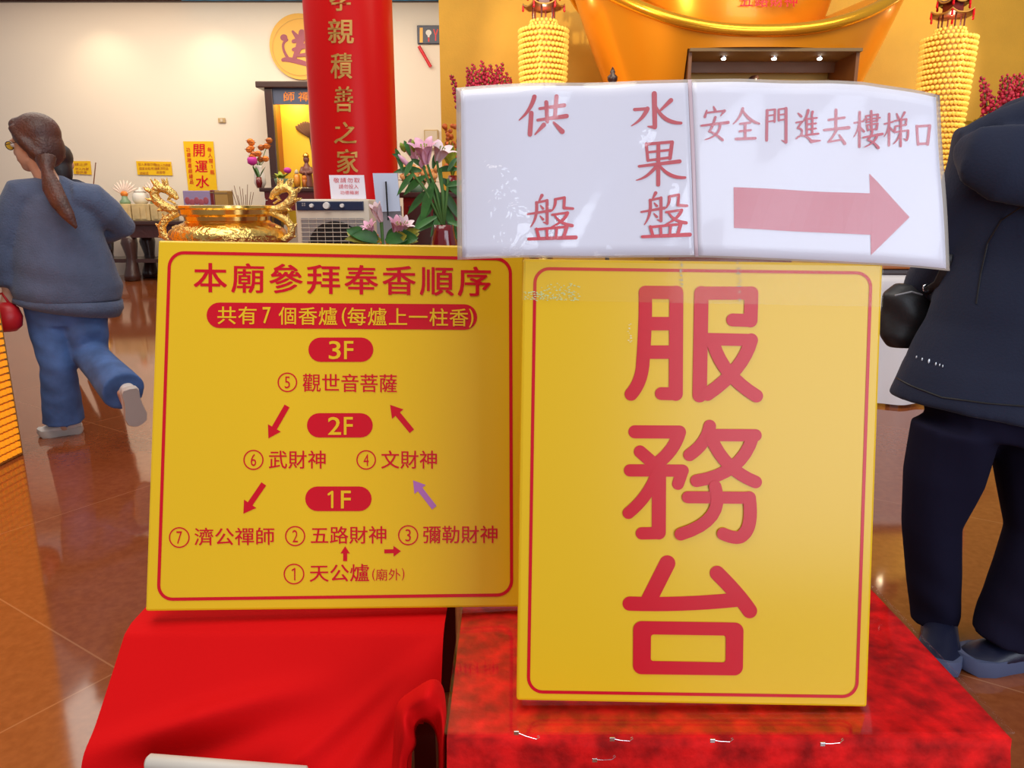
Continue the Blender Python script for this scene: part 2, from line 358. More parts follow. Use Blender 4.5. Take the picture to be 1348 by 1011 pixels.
# ------------------------------------------------------------------ the setting
struct(MB().bx((-11, -2, -.1), (9.5, 13.9, 0)).build('floor', M['floor']))
struct(MB().bx((-11, 13.5, 0), (-.3, 13.7, 4.66)).build('wall_back', M['wall']))
struct(MB().bx((-.82, 9.0, 0), (9.5, 9.25, 4.6)).build('wall_right', M['goldwall']))
struct(MB().bx((-.82, 9.25, 0), (-.6, 13.5, 4.6)).build('wall_return', M['wall']))
struct(MB().bx((-11, 12.4, 4.56), (-.82, 13.5, 4.68)).build('ceiling', M['ceil']))
pb = at(236, 3, 13.3).x
struct(MB().bx((pb, 12.5, 4.54), (-.9, 13.42, 4.56)).build('trim_1', M['blue']))
struct(MB().bx((-11, 13.44, 4.53), (-.82, 13.5, 4.56)).build('trim_2', M['dark']))

# ------------------------------------------------------------------ yellow sign boards
class Plane:
    def __init__(s, base, lean, yaw, roll, w, h, th):
        s.R = Matrix.Rotation(yaw, 3, 'Z') @ Matrix.Rotation(lean, 3, 'X') @ Matrix.Rotation(roll, 3, 'Y')
        s.b = V(base); s.w, s.h, s.th = w, h, th; s.n = s.R @ V((0, -1, 0))
    def p(s, x, z, off=0): return s.b + s.R @ V((x, 0, z)) + s.n*off
    def hit(s, x, y, off=0):
        d = ray(x, y); return CAM + d*((s.b-CAM).dot(s.n)/d.dot(s.n)) + s.n*off
def board(mb, pl):
    bm = MB().box((0, 0, 0), (pl.w, pl.th, pl.h), None, .004)
    mb.add([pl.b + pl.R @ (q+V((0, pl.th/2, pl.h/2))) for q in bm.v], bm.f)
    return mb
K = .987
LS = Plane(CAM+(V((-.3131, 1.1886, .5))-CAM)*K, -.3013, .0614, .0205, .6692*K, .6653*K, .026)
RS = Plane((.2599, .9294, .5), -.1926, -.0109, .0123, .5074, .638, .024)
def z3(f): return lambda a, b: f(190+a/2.643, 310+b/2.643)
def z4(f): return lambda a, b: f(190+a/2.643, 560+b/2.643)

ls = thing('route_sign', (LS.b.x, LS.b.y, .49), 'wide yellow sign board with worship order diagram and red arrows, leaning above the red cloth', 'sign')
board(MB(), LS).build('board', M['yellow'], ls)
f1 = lambda x, y: LS.hit(x, y, .0006); f2 = lambda x, y: LS.hit(x, y, .0012)
mb = MB(); ring(mb, rrect([(223.5, 332.5), (671.8, 341), (673.5, 783), (208.5, 789)], 19), 4.3, f1); mb.build('border_line', M['red'], ls, recalc=False)
mb = MB(); line(mb, '本廟參拜奉香順序', BOLD, 174, 96, 131.3, 112, 100, z3(f1), .0145); mb.build('title_lettering', M['red'], ls, recalc=False)
mb = MB(); pill(mb, 217, 233, 1158, 322, z3(f1), .007); o = mb.build('banner', M['red'], ls, recalc=False)
mb = MB(); g = z3(f2)
for ch, a, b in [('共', 255, 320), ('有', 328, 392), ('個', 470, 530), ('香', 538, 601), ('爐', 608, 671), ('每', 708, 771), ('爐', 779, 843), ('上', 851, 915), ('一', 921, 985), ('柱', 993, 1056), ('香', 1063, 1126)]:
    yy = 247+(a-255)*.0095; glyph(mb, ch, MED, (a, yy, b, yy+61), g, .009)
glyph(mb, '7', MED, (413, 250, 440, 306), g); glyph(mb, '(', MED, (688, 252, 703, 316), g); glyph(mb, ')', MED, (1130, 256, 1145, 320), g)
mb.build('banner_lettering', M['yellow'], o, recalc=False)
for a, nm in [((571, 355, 797, 440, 0, '3', 643, 683, 'F', 696, 727, 368, 430), '3F'), ((566, 618, 795, 703, 0, '2', 640, 684, 'F', 695, 725, 632, 693), '2F'), ((560, 212+661, 791, 298+661, 0, '1', 640, 661, 'F', 685, 718, 888, 949), '1F')]:
    mb = MB(); pill(mb, a[0], a[1], a[2], a[3], z3(f1)); o = mb.build('floor_badge', M['red'], ls, recalc=False)
    mb = MB(); glyph(mb, a[5], MED, (a[6], a[11], a[7], a[12]), g); glyph(mb, a[8], MED, (a[9], a[11], a[10], a[12]), g); mb.build('badge_lettering', M['yellow'], o, recalc=False)
def entry(num, cx, cy, r, chars, x0, y0, pitch, w, h, fn, sl=0):
    mb = MB(); ring(mb, circ(cx, cy, r-2), 4.5, fn); glyph(mb, num, THIN, (cx-r*.27, cy-r*.6, cx+r*.27, cy+r*.62), fn)
    line(mb, chars, MED, x0, y0, pitch, w, h, fn, sl); return mb
a3, a4 = z3(f1), z4(f1)
entry('5', 498, 511, 34, '觀世音菩薩', 552, 481, 66.5, 61, 62, a3, .008).build('entry_lettering', M['red'], ls, recalc=False)
entry('6', 380, 120, 35, '武財神', 434, 88, 68.5, 62, 62, a4).build('entry_lettering', M['red'], ls, recalc=False)
entry('4', 772, 120, 34, '文財神', 825, 88, 67, 61, 62, a4).build('entry_lettering', M['red'], ls, recalc=False)
entry('7', 122, 390, 36, '濟公禪師', 176, 357, 70.5, 65, 60, a4, -.006).build('entry_lettering', M['red'], ls, recalc=False)
entry('2', 525, 385, 35, '五路財神', 579, 352, 67.7, 62, 60, a4, -.006).build('entry_lettering', M['red'], ls, recalc=False)
entry('3', 918, 382, 35, '彌勒財神', 970, 350, 66.5, 61, 60, a4, -.006).build('entry_lettering', M['red'], ls, recalc=False)
mb = entry('1', 521, 517, 36, '天公爐', 576, 484, 70.5, 65, 60, a4, -.01)
glyph(mb, '(', THIN, (793, 498, 803, 541), a4); glyph(mb, '廟', THIN, (806, 499, 846, 540), a4); glyph(mb, '外', THIN, (850, 498, 891, 539), a4); glyph(mb, ')', THIN, (896, 496, 905, 539), a4)
mb.build('entry_lettering', M['red'], ls, recalc=False)
for p, q, w, hw, hl in [((497, 593), (432, 706), 20, 52, 42), ((931, 681), (855, 589), 20, 52, 42), ((416, 864), (345, 968), 20, 52, 42), ((699, 1133), (699, 1081), 14, 33, 25), ((835, 1099), (893, 1098), 14, 38, 26)]:
    mb = MB(); arrow(mb, p, q, w, hw, hl, a3); mb.build('arrow', M['red'], ls, recalc=False)
mb = MB(); arrow(mb, (1009, 286), (935, 191), 20, 50, 40, a4); o = mb.build('arrow', M['purple'], ls, recalc=False); o['label'] = 'faded purple arrow'
MB().tube([(LS.p(-.05, .42, -.026), .008), (LS.p(-.05, .30, -.026)+V((0, .17, -.0)), .008), ((LS.b.x-.05, 1.53, .5), .008)], 8).build('prop_leg', M['grey'], ls)

rs = thing('service_desk_sign', (RS.b.x, RS.b.y, .493), 'tall yellow sign board with three big red characters, standing on the velvet box', 'sign')
board(MB(), RS).build('board', M['yellow'], rs)
f1 = lambda x, y: RS.hit(x, y, .0006)
mb = MB(); ring(mb, rrect([(704.5, 353.5), (1146.5, 359.5), (1127.5, 917), (695.5, 910.5)], 19), 4.2, f1); mb.build('border_line', M['red'], rs, recalc=False)
def z5(a, b): return f1(670+a/2.643, 330+b/2.643)
def z6(a, b): return f1(670+a/2.643, 640+b/2.643)
c1 = [([(474, 147), (473, 260), (465, 400)], 47), ([(465, 400), (452, 455), (425, 499)], 46), ([(474, 145), (582, 146)], 46), ([(582, 146), (580, 498)], 49), ([(580, 498), (530, 497)], 45), ([(474, 254), (582, 254)], 47), ([(472, 353), (582, 353)], 47),
      ([(669, 148), (663, 503)], 50), ([(669, 148), (843, 148)], 46), ([(843, 148), (840, 243)], 48), ([(840, 243), (778, 241)], 45), ([(669, 307), (842, 311)], 43), ([(842, 311), (790, 410), (690, 499)], 47), ([(712, 328), (765, 425), (860, 505)], 46)]
c2 = [([(438, 630), (593, 631)], 46), ([(593, 631), (565, 690), (515, 740)], 46), ([(456, 699), (520, 755)], 44), ([(421, 764), (604, 765)], 43), ([(604, 765), (588, 811)], 42), ([(522, 765), (521, 980)], 49), ([(521, 982), (462, 983)], 43), ([(515, 775), (475, 850), (416, 912)], 42),
      ([(698, 610), (675, 665), (628, 710)], 44), ([(690, 641), (857, 642)], 43), ([(848, 645), (780, 750), (652, 800)], 44), ([(705, 655), (765, 745), (857, 804)], 44),
      ([(622, 857), (835, 859)], 42), ([(835, 859), (836, 940), (815, 986)], 46), ([(815, 986), (790, 997), (744, 984)], 44), ([(716, 820), (705, 920), (597, 985)], 44)]
c3 = [([(551, 268), (487, 395)], 56), ([(420, 408), (600, 408), (790, 395)], 50), ([(724, 302), (790, 372), (837, 433)], 52), ]
for cc, zf in ((c1, z5), (c2, z5), (c3, z6)):
    mb = MB()
    for p, w in cc: stroke(mb, p, w, zf, 20)
    if cc is c3:
        A = rrect([(432, 468), (816, 474), (813, 658), (431, 653)], 30); B = rrect([(494, 515), (754, 519), (753, 612), (493, 607)], 9); n = len(A)
        lay(mb, [zf(*p) for p in A]+[zf(*p) for p in B], [(i, (i+1) % n, (i+1) % n+n, i+n) for i in range(n)])
    mb.build('character', M['red'], rs, recalc=False)
MB().tube([(RS.p(.02, .33, -.024), .008), (RS.p(.02, .24, -.024)+V((0, .09, 0)), .008), ((RS.b.x+.02, 1.2, .5), .008)], 8).build('prop_leg', M['grey'], rs)

# ------------------------------------------------------------------ laminated notice taped over the top of the tall sign
def interp(x, tab):
    for (a, b), (c, d) in zip(tab, tab[1:]):
        if x <= c: break
    t = max(0, min(1, (x-a)/(c-a))); return b+(d-b)*t
TOP = [(600, 115), (755, 110.5), (907, 107), (1094, 107.6), (1135, 109.4), (1185, 117), (1238, 125)]
BOT = [(602, 341.5), (690, 340), (905, 339.5), (1030, 343.5), (1163, 350), (1254, 356)]
def sheet_pt(x, y, off=0):
    e = max(0, (690-x)/90)**2*.012 + max(0, (x-1130)/120)**2*.014
    wv = .0025*math.sin(x*.021+.6)+.0012*math.sin(x*.05+y*.03)
    return RS.hit(x, y, .0075+wv-e+off)
def sheet(x0, x1, dy0, dy1, off, th, nu=40, nv=14):
    """piece of the laminated notice between the shares x0..x1 of its width"""
    def fr(o):
        def fn(u, v):
            s = x0+(x1-x0)*u; xt = 600+638*s; xb = 602+652*s
            yt = interp(xt, TOP)+dy0; yb = interp(xb, BOT)-dy1
            return sheet_pt(xt+(xb-xt)*v, yt+(yb-yt)*v, o)
        return fn
    m = MB(); m.grid(fr(off), nu, nv); k = len(m.v); m.grid(fr(off-th), nu, nv)
    N = nu+1; rim = [i for i in range(N)]+[j*N+nu for j in range(1, nv+1)]+[nv*N+i for i in range(nu-1, -1, -1)]+[j*N for j in range(nv-1, 0, -1)]
    for a, b in zip(rim, rim[1:]+rim[:1]): m.f.append((a, b, b+k, a+k))
    return m
pr = V(sheet_pt(907, 340)); ws = thing('laminated_notice', pr, 'white laminated notice with pink brush characters and arrow, taped over the tall sign', 'notice')
sheet(.0, 1, 0, 0, -.0006, .0008, 60).build('laminate_border', M['plasticedge'], ws, smooth=True)
sheet(.010, .4765, 4.5, 2.5, .0004, .0008).build('page', M['paper'], ws, smooth=True)
sheet(.4825, .990, 4.5, 2.5, .0004, .0008).build('page', M['paper'], ws, smooth=True)
sheet(.476, .4835, 1, 1, .0009, .0004, 4).build('joint_tape', mat('pinkish_tape', (.66, .5, .55), .3), ws, smooth=True)
W1 = lambda a, b: sheet_pt(580+a/3.744, 90+b/3.744, .0009)
W2 = lambda a, b: sheet_pt(900+a/3.611, 90+b/3.611, .0009)
PAN = [([(1055, 620), (1040, 648)], [17, 8]), ([(1028, 655), (1025, 720), (1000, 775)], [15, 14, 5]), ([(1028, 656), (1080, 645)], 12), ([(1080, 645), (1080, 758)], 15), ([(1080, 758), (1062, 752)], [13, 5]), ([(985, 713), (1097, 695)], [10, 15]), ([(1048, 670), (1060, 685)], [6, 13]), ([(1046, 722), (1060, 738)], [6, 13]),
       ([(1120, 640), (1118, 668), (1105, 695)], [14, 13, 6]), ([(1120, 640), (1165, 631)], 13), ([(1165, 632), (1162, 680)], 14), ([(1162, 682), (1206, 685)], [15, 13]), ([(1105, 716), (1180, 705)], 12), ([(1180, 706), (1152, 745), (1100, 776)], [16, 14, 5]), ([(1118, 720), (1150, 752), (1202, 768)], [9, 14, 17]),
       ([(1028, 786), (1040, 830)], 15), ([(1028, 788), (1176, 774)], 13), ([(1176, 775), (1160, 826)], 17), ([(1078, 785), (1080, 830)], 13), ([(1127, 780), (1122, 828)], 13), ([(990, 835), (1220, 825)], [15, 20])]
KAI = {1: [([(462, 152), (435, 215), (388, 267)], [22, 17, 6]), ([(447, 232), (440, 336)], [22, 23]), ([(520, 178), (525, 272)], [20, 18]), ([(570, 148), (562, 252)], [21, 18]), ([(488, 210), (608, 190)], [14, 20]), ([(478, 266), (620, 242)], [14, 22]), ([(508, 288), (465, 336)], [22, 7]), ([(556, 275), (598, 318)], [12, 26])],
       2: [([(1048, 135), (1052, 296)], [26, 22]), ([(1052, 298), (1018, 294)], [20, 7]), ([(952, 212), (1015, 208)], 16), ([(1015, 208), (985, 255), (937, 291)], [22, 16, 5]), ([(1130, 167), (1068, 226)], [22, 9]), ([(1058, 200), (1105, 258), (1178, 280)], [11, 20, 14])],
       3: [([(1010, 378), (1018, 460)], 15), ([(1010, 380), (1135, 371)], 15), ([(1135, 372), (1124, 452)], 18), ([(1016, 420), (1128, 410)], 12), ([(1018, 460), (1122, 448)], 13), ([(1069, 380), (1067, 580)], [18, 20]), ([(975, 488), (1170, 468)], [13, 20]), ([(1058, 490), (1012, 535), (962, 556)], [17, 14, 5]), ([(1076, 488), (1128, 535), (1196, 548)], [10, 18, 13])],
       4: PAN, 5: [([(a-556, b+12) for a, b in p], w) for p, w in PAN]}
for k in (1, 5, 2, 3, 4):
    mb = MB()
    for p, w in KAI[k]: stroke(mb, p, w, W1, 10)
    mb.build('brush_character', M['sred'], ws, recalc=False)
SM = [[([(132, 196), (139, 213)], [8, 14]), ([(100, 213), (91, 243)], [8, 13]), ([(98, 224), (182, 215)], 10), ([(183, 215), (164, 240)], [14, 4]), ([(140, 245), (124, 290), (110, 312)], [12, 12, 10]), ([(110, 312), (140, 326), (174, 352)], [9, 11, 13]), ([(162, 282), (143, 325), (92, 351)], [13, 10, 5]), ([(75, 285), (200, 270)], [10, 15])],
      [([(270, 203), (252, 245), (224, 276)], [14, 11, 5]), ([(266, 205), (300, 248), (350, 272)], [8, 15, 10]), ([(258, 275), (306, 268)], 11), ([(255, 310), (309, 303)], 11), ([(238, 346), (331, 341)], 13), ([(282, 272), (282, 343)], 13)],
      [([(388, 208), (385, 350)], 14), ([(388, 208), (426, 203)], 9), ([(388, 234), (424, 229)], 8), ([(426, 204), (423, 262)], 11), ([(388, 262), (423, 257)], 8), ([(443, 205), (443, 256)], 11), ([(443, 203), (478, 198)], 9), ([(443, 230), (476, 225)], 8), ([(443, 255), (476, 250)], 8), ([(478, 198), (476, 360)], 14), ([(476, 361), (456, 350)], [12, 4])],
      [([(535, 222), (549, 236)], [8, 13]), ([(525, 266), (552, 261)], 9), ([(552, 262), (532, 293)], 10), ([(532, 293), (552, 303), (545, 330)], [9, 10, 10]), ([(525, 342), (560, 328), (600, 356)], [8, 10, 14]), ([(596, 354), (640, 350)], [17, 7]), ([(582, 208), (572, 240), (555, 264)], [13, 10, 5]), ([(574, 245), (574, 326)], 11), ([(602, 215), (598, 238)], [12, 8]), ([(574, 250), (622, 244)], 9), ([(575, 275), (618, 270)], 9), ([(575, 299), (618, 294)], 9), ([(572, 325), (630, 318)], 10), ([(601, 242), (600, 322)], 9)],
      [([(715, 205), (715, 298)], 15), ([(680, 252), (756, 240)], 12), ([(658, 300), (778, 287)], [11, 16]), ([(718, 300), (700, 330), (680, 354)], [13, 11, 9]), ([(680, 355), (742, 344)], 10), ([(732, 322), (758, 362)], [8, 16])],
      [([(803, 265), (846, 257)], 9), ([(828, 214), (826, 378)], 13), ([(824, 272), (815, 305), (800, 332)], [10, 8, 4]), ([(830, 285), (847, 306)], [7, 12]), ([(857, 234), (860, 264)], 9), ([(857, 233), (913, 226)], 9), ([(913, 227), (908, 258)], 10), ([(860, 262), (910, 256)], 8), ([(849, 250), (922, 242)], 8), ([(882, 210), (882, 300)], 11), ([(862, 276), (866, 302)], 9), ([(862, 276), (910, 270)], 8), ([(910, 270), (905, 298)], 10), ([(865, 300), (906, 295)], 8), ([(885, 302), (880, 325), (865, 348)], [11, 10, 9]), ([(865, 348), (890, 362), (911, 386)], [9, 10, 14]), ([(908, 322), (890, 356), (848, 382)], [11, 9, 4]), ([(843, 336), (930, 321)], [9, 13])],
      [([(943, 272), (982, 262)], 9), ([(965, 224), (962, 374)], 12), ([(962, 276), (955, 305), (940, 332)], [9, 8, 4]), ([(966, 286), (982, 306)], [6, 11]), ([(1000, 224), (1008, 245)], [7, 12]), ([(1037, 218), (1022, 246)], [12, 6]), ([(990, 258), (1046, 249)], 9), ([(1046, 250), (1042, 278)], 9), ([(993, 284), (1044, 276)], 9), ([(993, 284), (988, 311)], 9), ([(990, 312), (1054, 302)], 9), ([(1054, 303), (1052, 330), (1046, 350)], [10, 11, 9]), ([(1046, 350), (1032, 342)], [9, 4]), ([(1018, 250), (1017, 378)], 11), ([(1014, 316), (1002, 345), (982, 368)], [9, 8, 4])],
      [([(1098, 280), (1106, 366)], 14), ([(1098, 282), (1166, 274)], 12), ([(1166, 275), (1156, 362)], 16), ([(1105, 364), (1156, 359)], 12)]]
for st in SM:
    mb = MB()
    for p, w in st: stroke(mb, p, w, W2, 8)
    mb.build('brush_character', mat('pale_pink_print', (.66, .17, .22), .35) if st is SM[0] else bpy.data.materials['pale_pink_print'], ws, recalc=False)
mb = MB()
top = [(228+(872-228)*i/10, 572+28*i/10) for i in range(11)]; bot = [(880-(880-228)*i/10, 795-30*i/10) for i in range(11)]
for i in range(10): poly(mb, [top[i], top[i+1], bot[9-i], bot[10-i]], W2)
for i in range(8):
    t0, t1 = i/8, (i+1)/8; A = lambda t: (870+195*t, 507+203*t); B = lambda t: (881+184*t, 890-180*t)
    poly(mb, [A(t0), A(t1), B(t1), B(t0)], W2)
mb.build('arrow', bpy.data.materials['pale_pink_print'], ws, recalc=False)
sheet(.012, .475, 3, 1, .0018, .0003, 50).build('laminate_film', M['film'], ws, smooth=True)
sheet(.484, .988, 3, 1, .0018, .0003, 50).build('laminate_film', clear_mat('laminate_film_smooth', body=.03, rough=.07, refl=.4), ws, smooth=True)
random.seed(3)
for nm, c_, x0, y0, x1, y1, n in (('adhesive_residue', (.62, .72, .34), 690, 384, 764, 396, 110), ('adhesive_residue', (.62, .72, .34), 712, 372, 764, 386, 40), ('tape_scuff', (.5, .42, .3), 895, 344, 899, 378, 30), ('tape_scuff', (.5, .42, .3), 970, 345, 975, 398, 40), ('paint_chip', (.85, .75, .45), 826, 426, 832, 452, 14)):
    mb = MB()
    for _ in range(n):
        x, y = random.uniform(x0, x1), random.uniform(y0, y1); r = random.uniform(.5, 1.5); poly(mb, [(x-r*1.6, y), (x, y-r*.6), (x+r*1.3, y+.2), (x-.2, y+r*.6)], lambda a, b: RS.hit(a, b, .0012))
    mb.build(nm, bpy.data.materials.get(nm) or mat(nm, c_, .4), rs, recalc=False)
random.seed(11)
# clear tape that hangs from the notice onto the sign face
tp = lambda u, v: RS.hit((690+472*u)-(3-2*u)*v, 337+6*u+(58+3*u)*v, .0022)
m = MB().grid(tp, 12, 4); m.build('hanging_tape', M['tape'], ws)

# ------------------------------------------------------------------ velvet box, its clear cover and the pins
X0, X1, Y0, Y1, ZT = -.09, .688, .876, 1.30, .4875
vb = thing('velvet_box', ((X0+X1)/2, (Y0+Y1)/2, 0), 'square box draped in crushed red velvet, under the tall yellow sign', 'display box')
def velvet_pt(u, v):
    # top, rounded front edge, then the front fall
    x = X0+(X1-X0)*u
    if v < .5: return V((x, Y1-(Y1-Y0)*v*2, ZT+.0015*math.sin(x*60+v*25)*math.sin(v*2*math.pi)))
    t = (v-.5)*2; z = ZT-ZT*t
    b = .006*math.sin(x*17+t*5)*min(1, t*6)+.004*math.sin(x*41+t*11)*min(1, t*4)
    pleat = -.006*math.exp(-((t-.09)/.03)**2)*(1-.4*math.sin(x*9))
    return V((x+.006*math.sin(t*7)*t, Y0-.004+b*.6+pleat-.012*t, z+.0005))
mb = MB().grid(velvet_pt, 60, 60)
o = mb.build('front_and_top_cloth', M['velvet'], vb, smooth=True)
for sx, xx in ((-1, X0), (1, X1)):
    mb = MB().grid(lambda u, v: V((xx+sx*(.0+.006*v*math.sin(u*18+v*5)*.6), Y0-.004-.012*v*(1-u)+(Y1-Y0+.004)*u, ZT*(1-v)+.0005)), 24, 20); mb.build('side_cloth', M['velvet'], vb, smooth=True)
MB().bx((X0+.012, Y0+.012, 0), (X1-.012, Y1, ZT-.004)).build('box', M['redwood'], vb)
gl = MB().bx((X0-.004, Y0+.004, ZT+.0016), (X1+.008, Y1, ZT+.0052)); o = gl.build('clear_cover_sheet', M['glass']); tag(o, 'clear sheet lying on top of the red velvet box', 'cover sheet')
pins = [((677, 964), (708, 972), 'open safety pin below the left corner of the tall sign, on red velvet'), ((803, 973), (831, 974), 'safety pin on the velvet fall, second from the left in the row'), ((935, 975), (963, 975), 'safety pin on the velvet fall under the middle of the tall sign'), ((1080, 980), (1108, 976), 'rightmost safety pin on the red velvet fall'), ((780, 1001), (808, 998), 'lowest safety pin, set apart beneath the row on red velvet')]
for a, b, lab in pins:
    A, B = at(*a, Y0-.018), at(*b, Y0-.018); d = (B-A).normalized(); up = V((0, 0, 1)); r = .00042
    t = thing('safety_pin', (A+B)/2, lab, 'safety pin', 'safety pins on the velvet')
    MB().box(A+d*.003, (.007, .002, .0058), None, .0008).build('clasp', M['steel'], t)
    mb = MB(); mb.tube([(A+up*.0016, r), (A+(B-A)*.5-up*.0012, r), (B-d*.002-up*.0018, r), (B+up*.0002, r), (B+d*.0024+up*.0022, r), (B+d*.0012+up*.0046, r), (B-d*.001+up*.003, r)], 6); mb.build('wire', M['steel'], t)

# ------------------------------------------------------------------ low table with the red cloth
tb = thing('low_table', (-.40, 1.42, 0), 'low table hidden under the red cloth, behind the white board', 'table')
MB().bx((-.66, 1.14, .46), (-.13, 1.70, .485), .004).build('table_top', M['redwood'], tb)
for x in (-.63, -.16):
    for y in (1.18, 1.66): MB().bx((x-.02, y-.02, 0), (x+.02, y+.02, .46)).build('leg', M['redwood'], tb)
def prof(s):
    P = [(1.70, .4905), (1.16, .4905), (1.135, .484), (.985, .345), (.90, .235), (.862, .12), (.85, .004)]
    L = [0]
    for a, b in zip(P, P[1:]): L.append(L[-1]+math.dist(a, b))
    d = s*L[-1]
    for i in range(len(P)-1):
        if d <= L[i+1]+1e-9:
            t = (d-L[i])/(L[i+1]-L[i]); return P[i][0]+(P[i+1][0]-P[i][0])*t, P[i][1]+(P[i+1][1]-P[i][1])*t
    return P[-1]
def cloth_pt(u, s):
    y, z = prof(s); x = -.668+.55*u; dn = 0
    dr = max(0, (.484-z)/.484)
    if dr > 0:
        c = u*1.0
        # long diagonal fold from the lower left, rising to the right
        zl = .345+.075*min(1, u*1.5)-.04*max(0, u-.5); q = (z-zl)
        dn += .030*math.exp(-((q-.014)/.016)**2)*max(0, 1-abs(u-.30)/.40) - .022*math.exp(-((q+.018)/.016)**2)*max(0, 1-abs(u-.30)/.40)
        # folds fanning from the upper right corner
        for ang, amp in ((.25, .016), (.55, .02), (.95, .014)):
            qq = (u-(1-dr*ang*1.5)); dn += amp*math.exp(-(qq/.045)**2)*min(1, dr*4)
        dn += .010*math.sin(u*9+z*8)*dr + .006*math.sin(u*21-z*14)*dr*u
        x += (u-.5)*.03*dr - .01*dr
    return V((x, y-dn*.72, max(.003, z+dn*.6)))
rc = thing('red_tablecloth', (-.40, 1.2, 0), 'plain bright red cloth draped over the low table under the wide sign', 'tablecloth')
def px_of(p):
    d = V(p)-CAM; z = d.y*CP-d.z*SP; return 674+FPX*d.x/z, 505.5-FPX*(d.y*SP+d.z*CP)/z
mb = MB().grid(cloth_pt, 110, 170); keep = []
for f in mb.f:                                                          # the open mouth of the turned-up corner
    x, y = px_of(sum((mb.v[i] for i in f), V((0, 0, 0)))/4)
    if not (y > 950 and 541+max(0, (978-y))*.25 < x < 577 and mb.v[f[0]].y < 1.12): keep.append(f)
mb.f = keep; mb.build('cloth', M['cloth'], rc, smooth=True)
# turned-up corner at the lower right with its dark hollow
OUT = [(514, 1030), (517, 990), (519, 955), (524, 925), (545, 907), (569, 894), (583, 904), (588, 940), (588, 985), (587, 1030)]
INN = [(536, 1030), (536, 1000), (546, 978), (545, 957), (552, 946), (563, 946), (573, 957), (578, 978), (579, 1000), (579, 1030)]
def samp(P, u):
    k = u*(len(P)-1); i = min(int(k), len(P)-2); t = k-i; p0, p1, p2, p3 = (V(P[max(0, min(len(P)-1, q))]) for q in (i-1, i, i+1, i+2))
    return .5*(2*p1+(p2-p0)*t+(2*p0-5*p1+4*p2-p3)*t*t+(3*p1-p0-3*p2+p3)*t**3)
def curl(u, v):
    o, i = samp(OUT, u), samp(INN, u)
    if v < .25: q = o; Y = .99-.06*v/.25
    elif v < .75: t = (v-.25)/.5; q = o.lerp(i, t); Y = .93-.035*math.sin(math.pi*t)-.012*t+.008*math.sin(u*21)
    else: t = (v-.75)/.25; q = i.lerp(V((562, 995)), .12*t); Y = .918+.14*t
    return at(q.x, q.y, Y)
MB().grid(curl, 44, 24).build('turned_corner', M['cloth'], rc, smooth=True)
A, B = at(196, 1004, .935), at(402, 1020, .935); fo = V((0, -.16, 0))
wb = thing('white_board', ((A.x+B.x)/2, .8, 0), 'white round-edged board leaning against the foot of the red cloth', 'board')
a0, b0 = V((A.x, A.y-.16, .008)), V((B.x, B.y-.16, .008)); nrm = (B-A).cross(a0-A).normalized()*.009
MB().add([A+nrm, B+nrm, b0+nrm, a0+nrm, A-nrm, B-nrm, b0-nrm, a0-nrm], [(0, 1, 2, 3), (7, 6, 5, 4), (0, 4, 5, 1), (1, 5, 6, 2), (2, 6, 7, 3), (3, 7, 4, 0)]).build('panel', M['offwhite'], wb)
MB().tube([(A-V((.003, 0, 0)), .009), (A, .0125), (B, .0125), (B+V((.003, 0, 0)), .009)], 16).build('edge_roll', M['offwhite'], wb, smooth=True)

# ------------------------------------------------------------------ red column with gold calligraphy
CL, CR = at(400, 130, 6.0), at(517, 130, 6.0); CX = (CL.x+CR.x)/2; CRAD = (CR.x-CL.x)/2*.985; CY = 6.15
cl = thing('red_column', (CX, CY, 0), 'thick glossy red round column with vertical gold calligraphy', 'column')
MB().lathe((CX, CY, 0), [(CRAD, .12), (CRAD, 4.6)], 72).build('shaft', M['column'], cl, smooth=30)
MB().lathe((CX, CY, 0), [(CRAD*1.15, 0), (CRAD*1.15, .08), (CRAD*1.02, .12)], 48).build('base', M['grey'], cl, smooth=30)
def colfn(x, y, off=.004):
    d = ray(x, y); dx, dy = d.x, d.y; r = CRAD+off; a = dx*dx+dy*dy; b = -2*(dx*CX+dy*CY); c = CX*CX+CY*CY-r*r
    return CAM+d*((-b-math.sqrt(b*b-4*a*c))/(2*a))
for ch, x0, y0, x1, y1 in [('孝', 434, -20, 462, 14), ('親', 432, 25, 465, 57), ('積', 436, 70, 463, 103), ('善', 440, 114, 465, 147), ('之', 440, 161, 469, 189), ('家', 443, 197, 471, 228)]:
    mb = MB(); glyph(mb, ch, BOLD, (x0, y0, x1, y1), colfn); mb.build('calligraphy', M['goldletter'], cl, recalc=False)

# ------------------------------------------------------------------ back wall: altar table, shrine niche, posters
def wallpanel(name, px, Y, m, label, cat, th=.012, group=None):
    """thin rectangular panel on the wall, px = TL, TR, BR, BL"""
    t = thing(name, at(px[3][0], px[3][1], Y), label, cat, group)
    P = [at(a, b, Y) for a, b in px]; MB().slab(P, (0, th, 0)).build('panel', m, t); return t
WY = 13.48
po = wallpanel('poster', [(241, 186), (280.5, 186), (286, 252), (248, 252)], WY, M['yellow'], 'tall yellow poster with large red characters on the cream wall', 'poster')
mb = MB(); f = wallfn(WY)
for ch, x0, y0, x1, y1 in [('開', 254, 189, 270, 206), ('運', 257, 211, 273, 227), ('水', 258, 231, 275, 247)]: glyph(mb, ch, BOLD, (x0, y0, x1, y1), f)
mb.build('lettering', M['red'], po, recalc=False)
mb = MB()
for i, ch in enumerate('每人限1瓶'): glyph(mb, ch, MED, (273+.9*i, 194+7.4*i, 278.5+.9*i, 200+7.4*i) if ch != '1' else (275.5+.9*i, 194.5+7.4*i, 277+.9*i, 199.5+7.4*i), f)
mb.build('right_lettering', M['red'], po, recalc=False); mb = MB()
